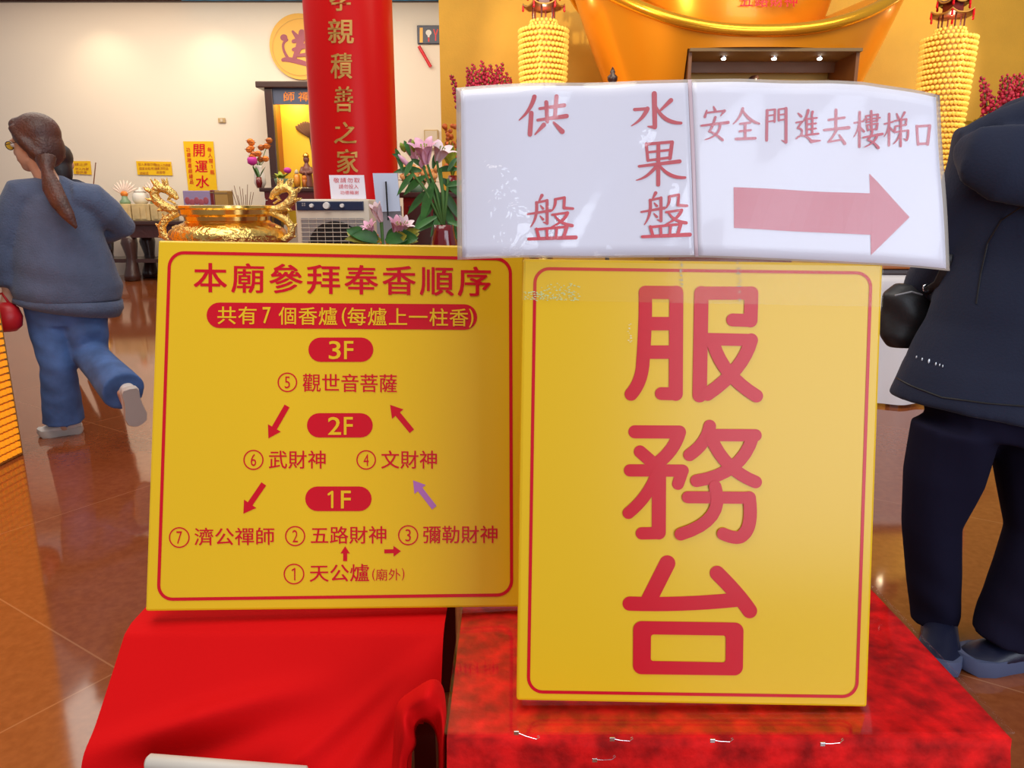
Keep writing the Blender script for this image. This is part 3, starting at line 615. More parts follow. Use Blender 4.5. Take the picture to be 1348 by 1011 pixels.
for i, ch in enumerate('功德隨喜結緣品'): glyph(mb, ch, MED, (245+.8*i, 194+7*i, 250+.8*i, 200+7*i), f)
mb.build('left_lettering', M['red'], po, recalc=False)
for px, lab, ls_ in [(((179, 212), (225, 213), (227, 231), (181, 230)), 'small yellow wall label left of the tall yellow poster', [('投入香油箱功德'.replace('油', ''), 182, 214.5, 3.9), ('隨喜自取用功德', 183, 220, 3.9), ('結緣品', 184, 226, 4), ('請投入功德箱', 204, 215.5, 3.4), ('每人限取品', 204, 220, 3.6), ('謝香客', 206, 225, 4)]), (((95, 212), (118.5, 212), (120.5, 230), (97, 229)), 'small yellow wall label beside the dark-haired head', [('請止步', 98, 214.5, 6), ('勿入內謝', 99, 220.5, 4.5), ('敬供香', 100, 225, 5)])]:
    t = wallpanel('wall_label', px, WY, M['yellow'], lab, 'label', group='yellow wall labels')
    mb = MB()
    for s_, x, y, p in ls_: mb = MB(); line(mb, s_, 0, x, y, p, p*.92, 3.8, f); mb.build('lettering', M['wood'], t, recalc=False)
t = thing('wall_switch', at(292, 161, WY), 'small tan switch plate on the cream wall above the poster', 'switch'); c = at(292, 158.5, WY)
MB().box(c, (.125, .02, .08), None, .008).build('plate', M['tan'], t); MB().box(c+V((0, -.014, 0)), (.04, .01, .05), None, .004).build('rocker', M['cream'], t)
# round disc with a calligraphy character
dc = at(396, 62, WY); DR = .52
t = thing('wall_disc', (dc.x, WY, dc.z-DR), 'round golden disc with a purple character high on the cream wall', 'wall plaque')
MB().tube([((dc.x, WY-.03, dc.z), DR), ((dc.x, WY+.018, dc.z), DR)], 56, side=(1, 0, 0)).build('disc', M['disc'], t)
mb = MB(); ring(mb, circ(396, 62, 37.4, 48), 1, wallfn(WY-.034)); mb.build('rim_line', M['goldletter'], t, recalc=False)
mb = MB(); fd = lambda a, b: at(340+a/5.054, b/5.054, WY-.036)
for p, w in [([(168, 250), (172, 250)], 44), ([(190, 265), (165, 310), (196, 385)], [20, 16, 20]), ([(165, 398), (250, 405), (420, 460)], [24, 34, 20]), ([(230, 210), (262, 250)], [16, 34]), ([(235, 275), (330, 250)], [26, 36]), ([(290, 215), (275, 300), (240, 385)], [40, 46, 24]), ([(235, 330), (330, 300)], [22, 36]), ([(330, 200), (330, 380)], 30), ([(270, 370), (340, 360)], [20, 26])]: stroke(mb, p, w, fd)
mb.build('character', M['discink'], t, recalc=False)
# wall to the right of the column: little sign box, red rod, tan box
c = at(565, 46, WY); t = thing('wall_sign_box', (c.x, WY, c.z-.15), 'small dark sign box with white and red icons on the wall by the column', 'sign')
MB().box(c, (.40, .06, .29), None, .01).build('case', M['navy'], t)
fb = wallfn(WY-.03, .003)
mb = MB(); poly(mb, [(552.5, 36.5), (556.5, 36.5), (556.5, 56), (552.5, 56)], fb); mb.build('gold_stripe', M['goldletter'], t, recalc=False)
mb = MB(); poly(mb, [tuple(q) for q in circ(564.2, 43, 3.8, 18)], fb); poly(mb, [(562.5, 46), (566, 46), (565.2, 49), (563.2, 49)], fb); mb.build('white_icon', M['white'], t, recalc=False)
mb = MB(); poly(mb, [(563.3, 49.5), (565.3, 49.5), (565.3, 55), (563.3, 55)], fb); mb.build('red_icon', M['red'], t, recalc=False); mb = MB(); stroke(mb, [(571, 39), (573.5, 47)], 1.6, fb); stroke(mb, [(576, 39), (573.5, 47)], 1.6, fb); stroke(mb, [(573.5, 46), (573.5, 53)], 1.8, fb); mb.build('red_icon', M['red'], t, recalc=False)
a, b = at(551.5, 61, WY-.03), at(567, 88, WY-.03); tag(MB().tube([(a, .028), (a.lerp(b, .5), .026), (b, .028)], 10).build('red_rod', M['red']), 'red rod hung slanting on the wall under the sign box', 'rod')
c = at(568, 184, WY); t = thing('wall_cabinet', (c.x, WY, c.z-.16), 'small tan wall box behind the lilies beside the gold wall', 'cabinet')
MB().box(c, (.25, .06, .33), None, .01).build('case', M['tan'], t); MB().box(c+V((0, -.034, 0)), (.21, .01, .29), None, .004).build('door', M['cream'], t)

# altar table far left and what stands on it
TX0, TX1, TY0, TY1, TZ = at(95, 300, 12.4).x, at(345, 300, 12.4).x, 12.3, 13.2, .98
al = thing('altar_table', ((TX0+TX1)/2, 12.75, 0), 'long carved dark wood altar table against the cream wall', 'table')
MB().bx((TX0, TY0, TZ-.07), (TX1, TY1, TZ), .015).build('table_top', M['dark'], al)
MB().bx((TX0+.1, TY0+.05, TZ-.27), (TX1-.1, TY0+.1, TZ-.07)).build('carved_apron', mat('carved_wood', (.06, .02, .02), .3, bump=1, bscale=14), al)
for x in (TX0+.18, at(172, 340, 12.4).x, TX1-.18):
    for y in (TY0+.14, TY1-.14):
        MB().tube([((x, y, TZ-.2), .1), ((x, y-.03, .62), .13), ((x, y, .4), .085), ((x, y-.02, .22), .1), ((x, y-.05, .08), .13), ((x, y-.06, 0), .12)], 12).build('leg', M['dark'], al, smooth=True)
MB().bx((TX0+.2, TY0+.1, .30), (TX1-.2, TY1-.1, .36)).build('stretcher', M['dark'], al)
for i, (x0, x1) in enumerate([(128, 172), (173.5, 196.5), (198, 219)]):
    a, b = at(x0, 290, 12.35), at(x1, 290, 12.35)
    t = thing('offering_box', ((a.x+b.x)/2, 12.6, TZ), ['leftmost pale offering box on the far altar table', 'middle pale offering box on the far altar table, under the right fan ornament', 'rightmost pale offering box, partly behind the golden dragon handle'][i], 'box', 'pale offering boxes')
    MB().bx((a.x, 12.38, TZ), (b.x, 12.85, TZ+.27), .012).build('body', M['palebox'], t); MB().bx((a.x+.05, 12.366, TZ+.03), ((a.x+b.x)/2-.01, 12.378, TZ+.22)).build('front_panel', M['palebox'], t); MB().bx(((a.x+b.x)/2+.01, 12.366, TZ+.03), (b.x-.05, 12.378, TZ+.22)).build('front_panel', M['palebox'], t)
for i, (px, lab) in enumerate([(165, 'left fan-shaped pale lotus ornament on a green base on the offering boxes'), (205, 'right fan-shaped pale lotus ornament on a green base on the offering boxes')]):
    c = at(px, 267, 12.6); z = TZ+.27; t = thing('lotus_ornament', (c.x, 12.6, z), lab, 'ornament', 'fan-shaped ornaments')
    MB().lathe((c.x, 12.6, z), [(.08, 0), (.085, .04), (.05, .08), (.04, .13)], 16).build('base', M['jade'], t, smooth=True)
    MB().ell((c.x, 12.6, z+.16), (.06, .05, .05)).build('heart', M['orange'], t, smooth=True)
    for k in range(9):
        a = math.radians(-62+k*15.5); d = V((math.sin(a), 0, math.cos(a)))
        MB().tube([(V((c.x, 12.6, z+.15)), .01, .008), (V((c.x, 12.6, z+.15))+d*.11, .018, .01), (V((c.x, 12.6, z+.15))+d*.18+V((0, .02, 0)), .018, .008), (V((c.x, 12.6, z+.15))+d*.235+V((0, .03, 0)), .006, .004)], 8, side=(d.z, 0, -d.x)).build('petal', M['crystal'], t, smooth=True)
c = at(186, 266, 12.7); t = thing('white_jar', (c.x, 12.7, TZ+.27), 'small white lidded jar between the two fan ornaments', 'jar')
MB().lathe((c.x, 12.7, TZ+.27), [(.09, 0), (.13, .06), (.13, .15), (.09, .19)], 18).build('body', M['white'], t, smooth=True); MB().lathe((c.x, 12.7, TZ+.46), [(.10, 0), (.09, .03), (.02, .05), (.025, .08)], 18).build('lid', M['white'], t, smooth=True)
# boxes behind the burner, incense pot and sticks
for x0, x1, y0, m, lab in [(244, 276, 251, 'violet', 'violet box with a reddish print on the far altar, below the poster'), (279.6, 281.2, 250, 'redwood', 'thin dark red box squeezed between the violet and ochre boxes'), (285.2, 299, 251, 'brownbox', 'ochre box on the far altar right of the violet box')]:
    a, b = at(x0, 290, 12.5), at(x1, y0, 12.5)
    t = thing('gift_box', ((a.x+b.x)/2, 12.6, TZ), lab, 'box', 'boxes below the poster'); MB().bx((a.x, 12.5, TZ), (b.x, 12.75, b.z), .01).build('carton', M[m], t)
    if m == 'violet':
        mb = MB()
        for k in range(5): mb.ell((a.x+(b.x-a.x)*(.15+.17*k), 12.498, b.z-.16-.03*(k % 2)), (.045, .006, .06), 8, 5)
        mb.build('print', M['discink'], t)
    else: MB().bx((a.x, 12.495, b.z-.05), (b.x, 12.499, b.z-.03)).build('lid_seam', M['boxgap'], t)
c = at(324, 290, 12.75); t = thing('incense_pot', (c.x, 12.7, TZ), 'far incense pot with thin standing sticks right of the ochre box', 'incense pot')
MB().lathe((c.x, 12.7, TZ), [(.06, 0), (.11, .06), (.115, .14), (.10, .17)], 18).build('pot', M['goldc'], t, smooth=True)
for k in range(9):
    x = c.x-.18+.045*k; h = .5+.09*math.sin(k*2.3); MB().tube([((c.x-.08+.02*k, 12.7, TZ+.1), .006), ((x, 12.7, TZ+h), .005)], 6).build('stick', M['incense'], t)
c = at(121, 262, 12.6); t = thing('incense_holder', (c.x, 12.6, TZ), 'holder with a single leaning incense stick behind the sweatered shoulder', 'incense holder')
MB().lathe((c.x-.05, 12.6, TZ), [(.07, 0), (.1, .1), (.08, .2)], 14).build('cup', M['goldc'], t, smooth=True); MB().tube([((c.x-.05, 12.6, TZ+.12), .011), (at(126, 214, 12.6), .009)], 6).build('stick', M['incense'], t)

# shrine niche with its table
SY = 12.9
def sbox(x0, y0, x1, y1, Ya, Yb, name, m, par, bev=.01):
    a, b = at(x0, y1, Ya), at(x1, y0, Ya); return MB().bx((a.x, Ya, a.z), (b.x, Yb, b.z), bev).build(name, m, par)
sx0, sx1 = at(352, 180, SY).x, at(452, 180, SY).x
zt, zb = at(350, 116, SY).z, at(350, 246, SY).z
sh = thing('shrine_cabinet', ((sx0+sx1)/2, 13.15, 0), 'dark wood shrine cabinet with a glowing gold back panel left of the red column', 'shrine')
MB().bx((sx0, SY, 0), (sx0+.13, SY+.14, zt), .01).build('post', M['dark'], sh); MB().bx((sx1-.13, SY, 0), (sx1, SY+.14, zt), .01).build('post', M['dark'], sh)
MB().bx((sx0-.12, SY-.06, zt), (sx1+.12, SY+.5, zt+.10), .015).build('cornice', M['dark'], sh)
pz = at(380, 137, SY).z; pq = MB().bx((sx0+.13, SY+.03, pz), (sx1-.13, SY+.07, zt)).build('plaque', M['plaque'], sh)
mb = MB(); fp = wallfn(SY+.03, .003)
for ch, x in (('師', 373), ('禪', 393), ('公', 413), ('濟', 433)): glyph(mb, ch, BOLD, (x, 121, x+14.5, 133.5), fp)
mb.build('lettering', M['orange'], pq, recalc=False)
MB().bx((sx0+.1, SY+.5, .9), (sx1-.1, SY+.53, zt)).build('back_panel', M['shrine'], sh)
MB().bx((sx0+.06, SY+.1, .9), (sx0+.1, SY+.5, zt)).build('side_panel', M['wood'], sh); MB().bx((sx1-.1, SY+.1, .9), (sx1-.06, SY+.5, zt)).build('side_panel', M['wood'], sh)
MB().bx((sx0, SY+.01, zb-.12), (sx1, SY+.5, zb)).build('shelf', M['dark'], sh)
l = bpy.data.lights.new('shrine_lamp', 'POINT'); l.energy = 14; l.color = (1, .8, .4); l.shadow_soft_size = .1; o = bpy.data.objects.new('shrine_lamp', l); COL.objects.link(o); o.location = ((sx0+sx1)/2-.3, SY+.2, zt-.15)
c = at(404, 160, SY+.4); t = thing('feather_fan', (c.x, SY+.46, at(404, 182, SY+.46).z), 'brown leaf-shaped fan hung on the gold shrine panel beside the column', 'fan')
mb = MB()
base = at(408, 181, SY+.47)
for k in range(9):
    tip = at(389+k*3.2, 166-6*math.sin(k/8*3.1), SY+.46); d = tip-base; s_ = d.cross(V((0, 1, 0))).normalized()
    MB().tube([(base, .012, .006), (base+d*.5, .035, .008), (base+d*.85, .04, .008), (tip, .008, .004)], 8, side=s_).build('vane', M['incense'], t, smooth=True)
MB().tube([(base, .014), (base-V((-.02, 0, .22)), .012)], 8).build('handle', M['dark'], t)
# small deity figure, generic
z0 = zb; c = at(405, 240, SY+.25); t = thing('small_figurine', (c.x, SY+.25, z0), 'small dark robed figurine on the shrine shelf at the column edge', 'figurine')
m = MB(); m.tube([((c.x, SY+.25, z0), .10), ((c.x, SY+.25, z0+.16), .09), ((c.x, SY+.25, z0+.32), .075), ((c.x, SY+.25, z0+.40), .03)], 14); m.ell((c.x, SY+.25, z0+.46), (.055, .055, .065)); m.tube([((c.x-.07, SY+.24, z0+.33), .03), ((c.x-.10, SY+.19, z0+.24), .028), ((c.x-.03, SY+.13, z0+.23), .025)], 8); m.tube([((c.x+.07, SY+.24, z0+.33), .03), ((c.x+.10, SY+.19, z0+.24), .028), ((c.x+.03, SY+.13, z0+.23), .025)], 8)
melt(m, .012).build('body', mat('figurine_brown', (.2, .07, .06), .35), t, smooth=True); MB().lathe((c.x, SY+.25, z0+.5), [(.06, 0), (.05, .04), (.02, .07)], 12).build('cap', M['goldc'], t, smooth=True)
for i, (px, lab) in enumerate([(391.5, 'amber glass lamp on the shrine shelf'), ]):
    c = at(px, 245, SY+.16); t = thing('oil_lamp', (c.x, SY+.16, z0), lab, 'lamp'); MB().lathe((c.x, SY+.16, z0), [(.05, 0), (.06, .1), (.05, .2), (.03, .22)], 14).build('glass', M['amber'], t, smooth=True); MB().lathe((c.x, SY+.16, z0+.22), [(.035, 0), (.03, .04), (.008, .07)], 12).build('cap', M['cream'], t, smooth=True)
c = at(400.3, 245, SY+.02); t = thing('offering_cup', (c.x, SY+.02+.04, z0), 'brown offering cup between the amber lamp and the figurine', 'cup'); MB().lathe((c.x, SY+.02+.04, z0), [(.04, 0), (.02, .05), (.05, .12), (.045, .12)], 12).build('cup', M['wood'], t, smooth=True); MB().ell((c.x, SY+.02+.04, z0+.15), .04).build('fruit', M['orange'], t, smooth=True)
# front table of the shrine
ft = thing('shrine_table', (at(378, 250, 11.6).x, 11.9, 0), 'dark lacquered table in front of the shrine cabinet', 'table')
fx0, fx1, fz = at(341, 252, 11.6).x, at(452, 252, 11.6).x, at(370, 247, 11.6).z
MB().bx((fx0, 11.6, fz-.06), (fx1, 12.25, fz), .012).build('table_top', M['dark'], ft); MB().bx((fx0+.06, 11.66, fz-.34), (fx1-.06, 12.2, fz-.06)).build('apron', M['redwood'], ft)
for x in (fx0+.1, fx1-.1):
    for y in (11.7, 12.15): MB().bx((x-.05, y-.05, 0), (x+.05, y+.05, fz-.3)).build('leg', M['dark'], ft)
fe = wallfn(11.655)
mb = MB()
for x0, y0 in [(345, 258), (349, 264), (346, 268)]:
    stroke(mb, [(x0-2.5, y0), (x0+3, y0-.5)], .7, fe); stroke(mb, [(x0, y0-2.6), (x0+.2, y0+2.6)], .7, fe)
mb.build('white_pattern', M['white'], ft, recalc=False)

# ------------------------------------------------------------------ plants
def leafblade(mb, p, d, L, w, droop=.3, n=6, up=V((0, 0, 1)), fold=.15):
    d = V(d).normalized(); s = d.cross(up); s = s.normalized() if s.length > 1e-4 else V((1, 0, 0)); nn = s.cross(d).normalized()
    A = []
    for i in range(n+1):
        t = i/n; c = V(p)+d*(L*t)-V((0, 0, 1))*(droop*L*t*t); ww = w*math.sin(math.pi*min(1, .08+.92*t))**.8*(1 if t < 1 else 0)
        A += [c-s*ww+nn*ww*fold, c-nn*.001, c+s*ww+nn*ww*fold]
    mb.add(A, [(3*i+k, 3*i+k+1, 3*i+4+k, 3*i+3+k) for i in range(n) for k in (0, 1)]); return mb
def lily(parent, c, d, size, m, open_=.55, roll=0):
    """six curved petals on a throat"""
    d = V(d).normalized(); q = d.to_track_quat('Z', 'Y')
    for k in range(6):
        a = roll+k*math.pi/3; r = V((math.cos(a), math.sin(a), 0)); s = V((-math.sin(a), math.cos(a), 0)); mb = MB(); A = []; n = 8
        for i in range(n+1):
            t = i/n; rad = size*(.07+open_*.75*t**1.7); h = size*(t*.95-open_*.33*t**4); w = size*.19*math.sin(math.pi*(.12+.86*t))**.9
            ww = w if i < n else .002
            A += [r*rad+s*(-ww)+V((0, 0, h+ww*.28)), r*(rad-.0)+V((0, 0, h)), r*rad+s*ww+V((0, 0, h+ww*.28))]
        mb.add([V(c)+q @ x for x in A], [(3*i+j, 3*i+j+1, 3*i+4+j, 3*i+3+j) for i in range(n) for j in (0, 1)])
        mb.build('petal', m, parent, smooth=True, recalc=False)
    mb = MB()
    for k in range(5):
        a = k*1.257+.3; mb.tube([(V(c), size*.012), (V(c)+q @ V((math.cos(a)*size*.1, math.sin(a)*size*.1, size*.62)), size*.01)], 5); mb.ell(V(c)+q @ V((math.cos(a)*size*.1, math.sin(a)*size*.1, size*.64)), size*.03, 6, 4)
    mb.build('stamens', M['leafy'], parent)
# dried / small vases on the shrine table
c = at(343, 247, 11.9); t = thing('flower_vase', (c.x, 11.9, fz), 'white vase of orange flowers in front of the shrine post', 'vase')
MB().lathe((c.x, 11.9, fz), [(.05, 0), (.09, .08), (.085, .2), (.05, .3), (.065, .34)], 18).build('vase', M['white'], t, smooth=True)
for k in range(12):
    a = random.uniform(0, 6.28); r = random.uniform(.02, .19); h = random.uniform(.42, .72); e = V((c.x+r*math.cos(a), 11.9+r*.5*math.sin(a), fz+h)); MB().tube([((c.x, 11.9, fz+.3), .005), (e, .004)], 5).build('stem', M['stem'], t)
    mb = MB(); mb.ell(e, (.055, .05, .045), 8, 6)
    for j in range(6): leafblade(mb, e, (math.cos(j), math.sin(j), .3), .085, .025, .2)
    mb.build('bloom', [M['orange'], M['orange'], M['wood']][k % 3], t, smooth=True)
c = at(331, 262, 11.7); t = thing('tulip_bouquet', (c.x, 11.72, fz), 'small bouquet topped by one magenta bloom, left of the white vase', 'bouquet')
t.location.x = c.x; fzq = .0
c = at(336.5, 247, 11.75); t.location = (c.x+.06, 11.75, fz); c.x += .06
mb = MB()
MB().lathe((c.x, 11.75, fz), [(.03, 0), (.05, .08), (.04, .16)], 12).build('cup', M['maroon'], t, smooth=True)
for k in range(10): leafblade(mb, (c.x, 11.75, fz+.12), (math.cos(k*2.1)*.5, math.sin(k*2.1)*.4, 1), .26, .03, .15)
mb.build('leaves', M['leaf'], t, smooth=True); e = V((c.x-.07, 11.72, fz+.36)); MB().tube([((c.x, 11.75, fz+.12), .006), (e, .005)], 6).build('stem', M['stem'], t)
mb = MB(); mb.lathe(e, [(.02, -.03), (.07, .0), (.075, .06), (.06, .09)], 12); mb.build('bloom', mat('tulip_magenta', (.55, .03, .35), .5), t, smooth=True)
c = at(371, 247, 11.8); t = thing('potted_plant', (c.x, 11.8, fz), 'small green pot plant with one pink bloom by the shrine', 'plant')
MB().lathe((c.x, 11.8, fz), [(.07, 0), (.1, .1), (.11, .14)], 16).build('pot', M['jade'], t, smooth=True); mb = MB()
for k in range(18): leafblade(mb, (c.x, 11.8, fz+.12), (math.cos(k*2.4), math.sin(k*2.4)*.6, random.uniform(.4, 1.1)), random.uniform(.14, .26), .035, .3)
mb.build('leaves', M['leafy'], t, smooth=True); MB().ell((c.x+.12, 11.75, fz+.26), (.06, .05, .045)).build('bloom', bpy.data.materials['tulip_magenta'], t, smooth=True)

# ------------------------------------------------------------------ gold wall: ingot shrine, lamp towers, flowers
IX, IY, ZB = at(1003, 60, 7).x, 7.9, 1.15
ing = thing('ingot_shrine', (IX, IY, 0), 'huge golden boat-shaped ingot shrine with a lit recess, before the gold wall', 'shrine')
def ingot_solid():
    n, m = 96, 30; vs = []; fs = []
    for i in range(m+1):
        t = i/m
        for k in range(n):
            a = 2*math.pi*k/n; c, s = math.cos(a), math.sin(a); w = .62+1.0*t**1.05; d = .42+.5*t
            cx = math.copysign(abs(c)**.9, c); zr = 2.70+.62*abs(c*w/1.62)**2.1
            vs.append(V((IX+w*cx, IY+d*math.copysign(abs(s)**.9, s), ZB+(zr-ZB)*t)))
    for i in range(m):
        for k in range(n): fs.append((i*n+k, i*n+(k+1) % n, (i+1)*n+(k+1) % n, (i+1)*n+k))
    b = len(vs); vs.append(V((IX, IY, ZB))); vs.append(V((IX, IY, 2.66)))
    for k in range(n): fs.append((b, (k+1) % n, k)); fs.append((b+1, m*n+k, m*n+(k+1) % n))
    return MB().add(vs, fs), [vs[m*n+k] for k in range(n)]
sol, rim = ingot_solid()
nx0, nx1 = at(899, 80, 7.0).x, at(1148, 80, 7.0).x; nzt = at(1000, 61, 7.0).z
cutm = MB().add([V((nx0, 6.5, 1.6)), V((nx1, 6.5, 1.6)), V((nx1-.06, 7.75, 1.6)), V((nx0+.06, 7.75, 1.6)), V((nx0+.03, 6.5, nzt)), V((nx1-.03, 6.5, nzt)), V((nx1-.09, 7.75, nzt)), V((nx0+.09, 7.75, nzt))], [(3, 2, 1, 0), (4, 5, 6, 7), (0, 1, 5, 4), (1, 2, 6, 5), (2, 3, 7, 6), (3, 0, 4, 7)])
body = cut(sol, cutm); body.build('hull', M['ingot'], ing, smooth=35)
MB().tube([(p, .055) for p in rim]+[(rim[0], .055)], 12, side=(0, 0, 1), cap=False).build('rim', M['ingotrim'], ing, smooth=True)
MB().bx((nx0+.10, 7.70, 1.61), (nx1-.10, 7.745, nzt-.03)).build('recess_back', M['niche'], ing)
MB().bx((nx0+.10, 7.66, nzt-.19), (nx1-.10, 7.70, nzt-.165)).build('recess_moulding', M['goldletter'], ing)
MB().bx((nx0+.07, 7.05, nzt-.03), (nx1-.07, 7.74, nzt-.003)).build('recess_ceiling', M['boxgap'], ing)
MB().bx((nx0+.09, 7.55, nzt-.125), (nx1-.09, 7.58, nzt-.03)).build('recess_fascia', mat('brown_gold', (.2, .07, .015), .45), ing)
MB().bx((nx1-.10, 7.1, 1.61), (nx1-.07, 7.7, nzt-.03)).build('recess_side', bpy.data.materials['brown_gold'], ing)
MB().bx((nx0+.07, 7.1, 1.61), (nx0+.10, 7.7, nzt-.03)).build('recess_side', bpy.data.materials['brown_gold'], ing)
for px, py in ((953, 62.5), (1019.5, 62.5), (1079.5, 65)):
    p = at(px, py, 7.28); lp = MB().lathe((p.x, 7.28, nzt-.05), [(.028, 0), (.032, .02)], 14).build('downlight', M['steel'], ing, smooth=30); MB().ell((p.x, 7.27, nzt-.052), (.022, .022, .014)).build('bulb', M['bulb'], lp, smooth=True)
    spot('recess_light', (p.x, 7.27, nzt-.085), (p.x, 7.6, 1.6), 14, (1, .8, .45), 110, .8, .02)
MB().lathe((IX, IY+.05, 0), [(.70, 2.61), (.80, 2.72), (.88, 3.0), (1.0, 3.4), (.98, 3.7), (.8, 4.0), (.45, 4.2), (.05, 4.27)], 64, 1, .62).build('mound', M['ingot'], ing, smooth=True)
def moundfn(x, y):
    p = at(x, y, 7.2); dx = (p.x-IX)/.9; yy = IY+.05-.62*.9*math.sqrt(max(.05, 1-dx*dx)); return at(x, y, yy-.05)
mb = MB()
for ch, x in (('五', 974), ('路', 994), ('財', 1014), ('神', 1033)): glyph(mb, ch, BOLD, (x, -8, x+17, 9), moundfn)
mb.build('lettering', M['red'], ing, recalc=False)
MB().bx((IX-.62, IY-.42, 0), (IX+.62, IY+.42, ZB+.02), .03).build('plinth', M['redwood'], ing)
c = at(991, 108, 7.4); t = thing('dark_figurine', (c.x, 7.4, 1.6), 'dark figurine inside the ingot recess, only its head showing', 'figurine')
h = at(991, 102, 7.4).z; m = MB(); m.tube([((c.x, 7.4, 1.6), .16), ((c.x, 7.4, 1.85), .14), ((c.x, 7.4, h-.18), .11), ((c.x, 7.4, h-.1), .04)], 14); m.ell((c.x, 7.4, h-.05), (.06, .06, .07)); m.ell((c.x+.03, 7.4, h+.0), .03)
melt(m, .015).build('body', M['dark'], t, smooth=True)

def lamp_tower(px, ytop, Y, label):
    c = at(px, ytop, Y); x, z1 = c.x, c.z; t = thing('lamp_tower', (x, Y, 0), label, 'lamp', 'lotus lamp towers')
    rt = .232; zb = .9; n = int((z1-zb)/.049)
    MB().lathe((x, Y, 0), [(.20, 0), (.21, .1), (.14, .16), (.12, .8), (.19, .9)], 32).build('pedestal', M['goldc'], t, smooth=30)
    core = MB().lathe((x, Y, 0), [(.15, zb), (rt-.028, z1), (.15, z1+.01)], 32).build('core', M['goldletter'], t, smooth=30)
    proto = None
    for i in range(n):
        z = z1-.024-.049*i; r = rt-.07*(i/n)**1.3; k = 34; mb = MB()
        for j in range(k):
            a = 2*math.pi*(j+.5*(i % 2))/k; p = V((x+r*math.cos(a), Y+r*math.sin(a), z)); mb.lathe(p, [(.007, -.020), (.019, -.008), (.021, .004), (.012, .014)], 6)
        mb.build('lamp_ring', M['bead'], t, smooth=True)
    for i, (r, dz, k) in enumerate([(.135, .028, 20), (.125, .06, 18)]):
        mb = MB()
        for j in range(k):
            a = 2*math.pi*j/k; mb.ell((x+r*math.cos(a), Y+r*math.sin(a), z1+dz), (.014, .014, .016), 7, 5)
        mb.build('lamp_ring', M['bead'], t, smooth=True)
    MB().lathe((x, Y, z1), [(.12, 0), (.12, .07), (.02, .08)], 24).build('crown_base', M['goldletter'], t)
    def roof(z, r, h, nm):
        mb = MB(); n6 = 6; prof_ = [(1.0, .0), (.62, .10), (.3, .30), (.06, .6)]; vs = []; fs = []; N = 48
        for q, (rr, zz) in enumerate(prof_):
            for k in range(N):
                a = 2*math.pi*k/N; u = (a/(2*math.pi)*n6) % 1; cor = abs(2*u-1); hexr = math.cos(math.pi/6)/math.cos((u-.5)*math.pi/3)
                up = (cor**3)*.16*h*2.2*(rr**2); vs.append(V((x+r*rr*hexr*math.cos(a), Y+r*rr*hexr*math.sin(a), z+h*zz+up)))
        for q in range(len(prof_)-1):
            for k in range(N): fs.append((q*N+k, q*N+(k+1) % N, (q+1)*N+(k+1) % N, (q+1)*N+k))
        fs.append(tuple(3*N+k for k in range(N))); fs.append(tuple(N-1-k for k in range(N))); mb.add(vs, fs)
        o = mb.build(nm, M['roof'], t, smooth=30)
        mb = MB(); mb.tube([(v+V((0, 0, .004)), .008) for v in vs[:N]]+[(vs[0]+V((0, 0, .004)), .008)], 6, side=(0, 0, 1), cap=False); mb.build('eave_trim', M['goldletter'], o)
        for k in range(6):
            a = math.pi/3*k; p = V((x+r*math.cos(a), Y+r*math.sin(a), z+.03)); MB().tube([(p, .008), (p-V((0, 0, .05)), .012), (p-V((0, 0, .06)), .004)], 6).build('bell', M['red'], o)
    for k in range(6):
        a = math.pi/3*k+.3; MB().tube([((x+.11*math.cos(a), Y+.11*math.sin(a), z1+.06), .008), ((x+.11*math.cos(a), Y+.11*math.sin(a), z1+.20), .008)], 6).build('post', M['roof'], t)
    roof(z1+.18, .20, .10, 'lower_roof')
    MB().lathe((x, Y, z1+.2), [(.10, 0), (.10, .10)], 6).build('storey', M['redwood'], t)
    roof(z1+.28, .155, .14, 'upper_roof'); MB().lathe((x, Y, z1+.36), [(.03, 0), (.012, .03), (.022, .06), (.004, .12)], 10).build('finial', M['goldc'], t, smooth=True)
    l = bpy.data.lights.new('crown_lamp', 'POINT'); l.energy = 1.2; l.color = (1, .8, .5); l.shadow_soft_size = .02; o = bpy.data.objects.new('crown_lamp', l); COL.objects.link(o); o.location = (x, Y, z1+.13)
lamp_tower(715.5, 38, 7.8, 'left glowing tower of tiny yellow lamps with pagoda roof, on the gold wall')
lamp_tower(1250, 49, 7.6, 'right glowing tower of tiny yellow lamps with pagoda roof, near the dark jacket')

def spike_flowers(name, px, py, Y, zbase, spikes, m, label, yellow=False):
    c = at(px, py, Y); t = thing(name, (c.x, Y, zbase), label, 'flowers', 'red spike flowers')
    MB().lathe((c.x, Y, zbase), [(.08, 0), (.14, .15), (.12, .35), (.06, .5), (.09, .56)], 20).build('vase', M['maroon'], t, smooth=True)
    z0 = zbase+.5
    for (tx, ty) in spikes:
        tip = at(tx, ty, Y+random.uniform(-.1, .1)); b = V((c.x+random.uniform(-.03, .03), Y, z0)); MB().tube([(b, .008), (tip, .004)], 5).build('stem', M['stem'], t)
        mb = MB(); d = tip-b; L = min(.36, d.length*.6); n = 34
        for k in range(n):
            u = k/n; p = tip-d.normalized()*(L*(1-u)); r = .052*(1-u*.75); a = k*2.4; q = p+V((math.cos(a)*r, math.sin(a)*r, random.uniform(-.01, .01))); mb.ell(q, .024*(1-u*.5), 6, 4)
        mb.build('flower_spike', m, t, smooth=True)
    mb = MB()
    for k in range(24):
        a = k*2.4; leafblade(mb, (c.x, Y, z0), (math.cos(a), math.sin(a)*.6, random.uniform(.4, 1.2)), random.uniform(.3, .5), .04, .35)
    mb.build('leaves', M['leafy'] if yellow else M['leaf'], t, smooth=True)
zt_ = at(640, 150, 8.0).z
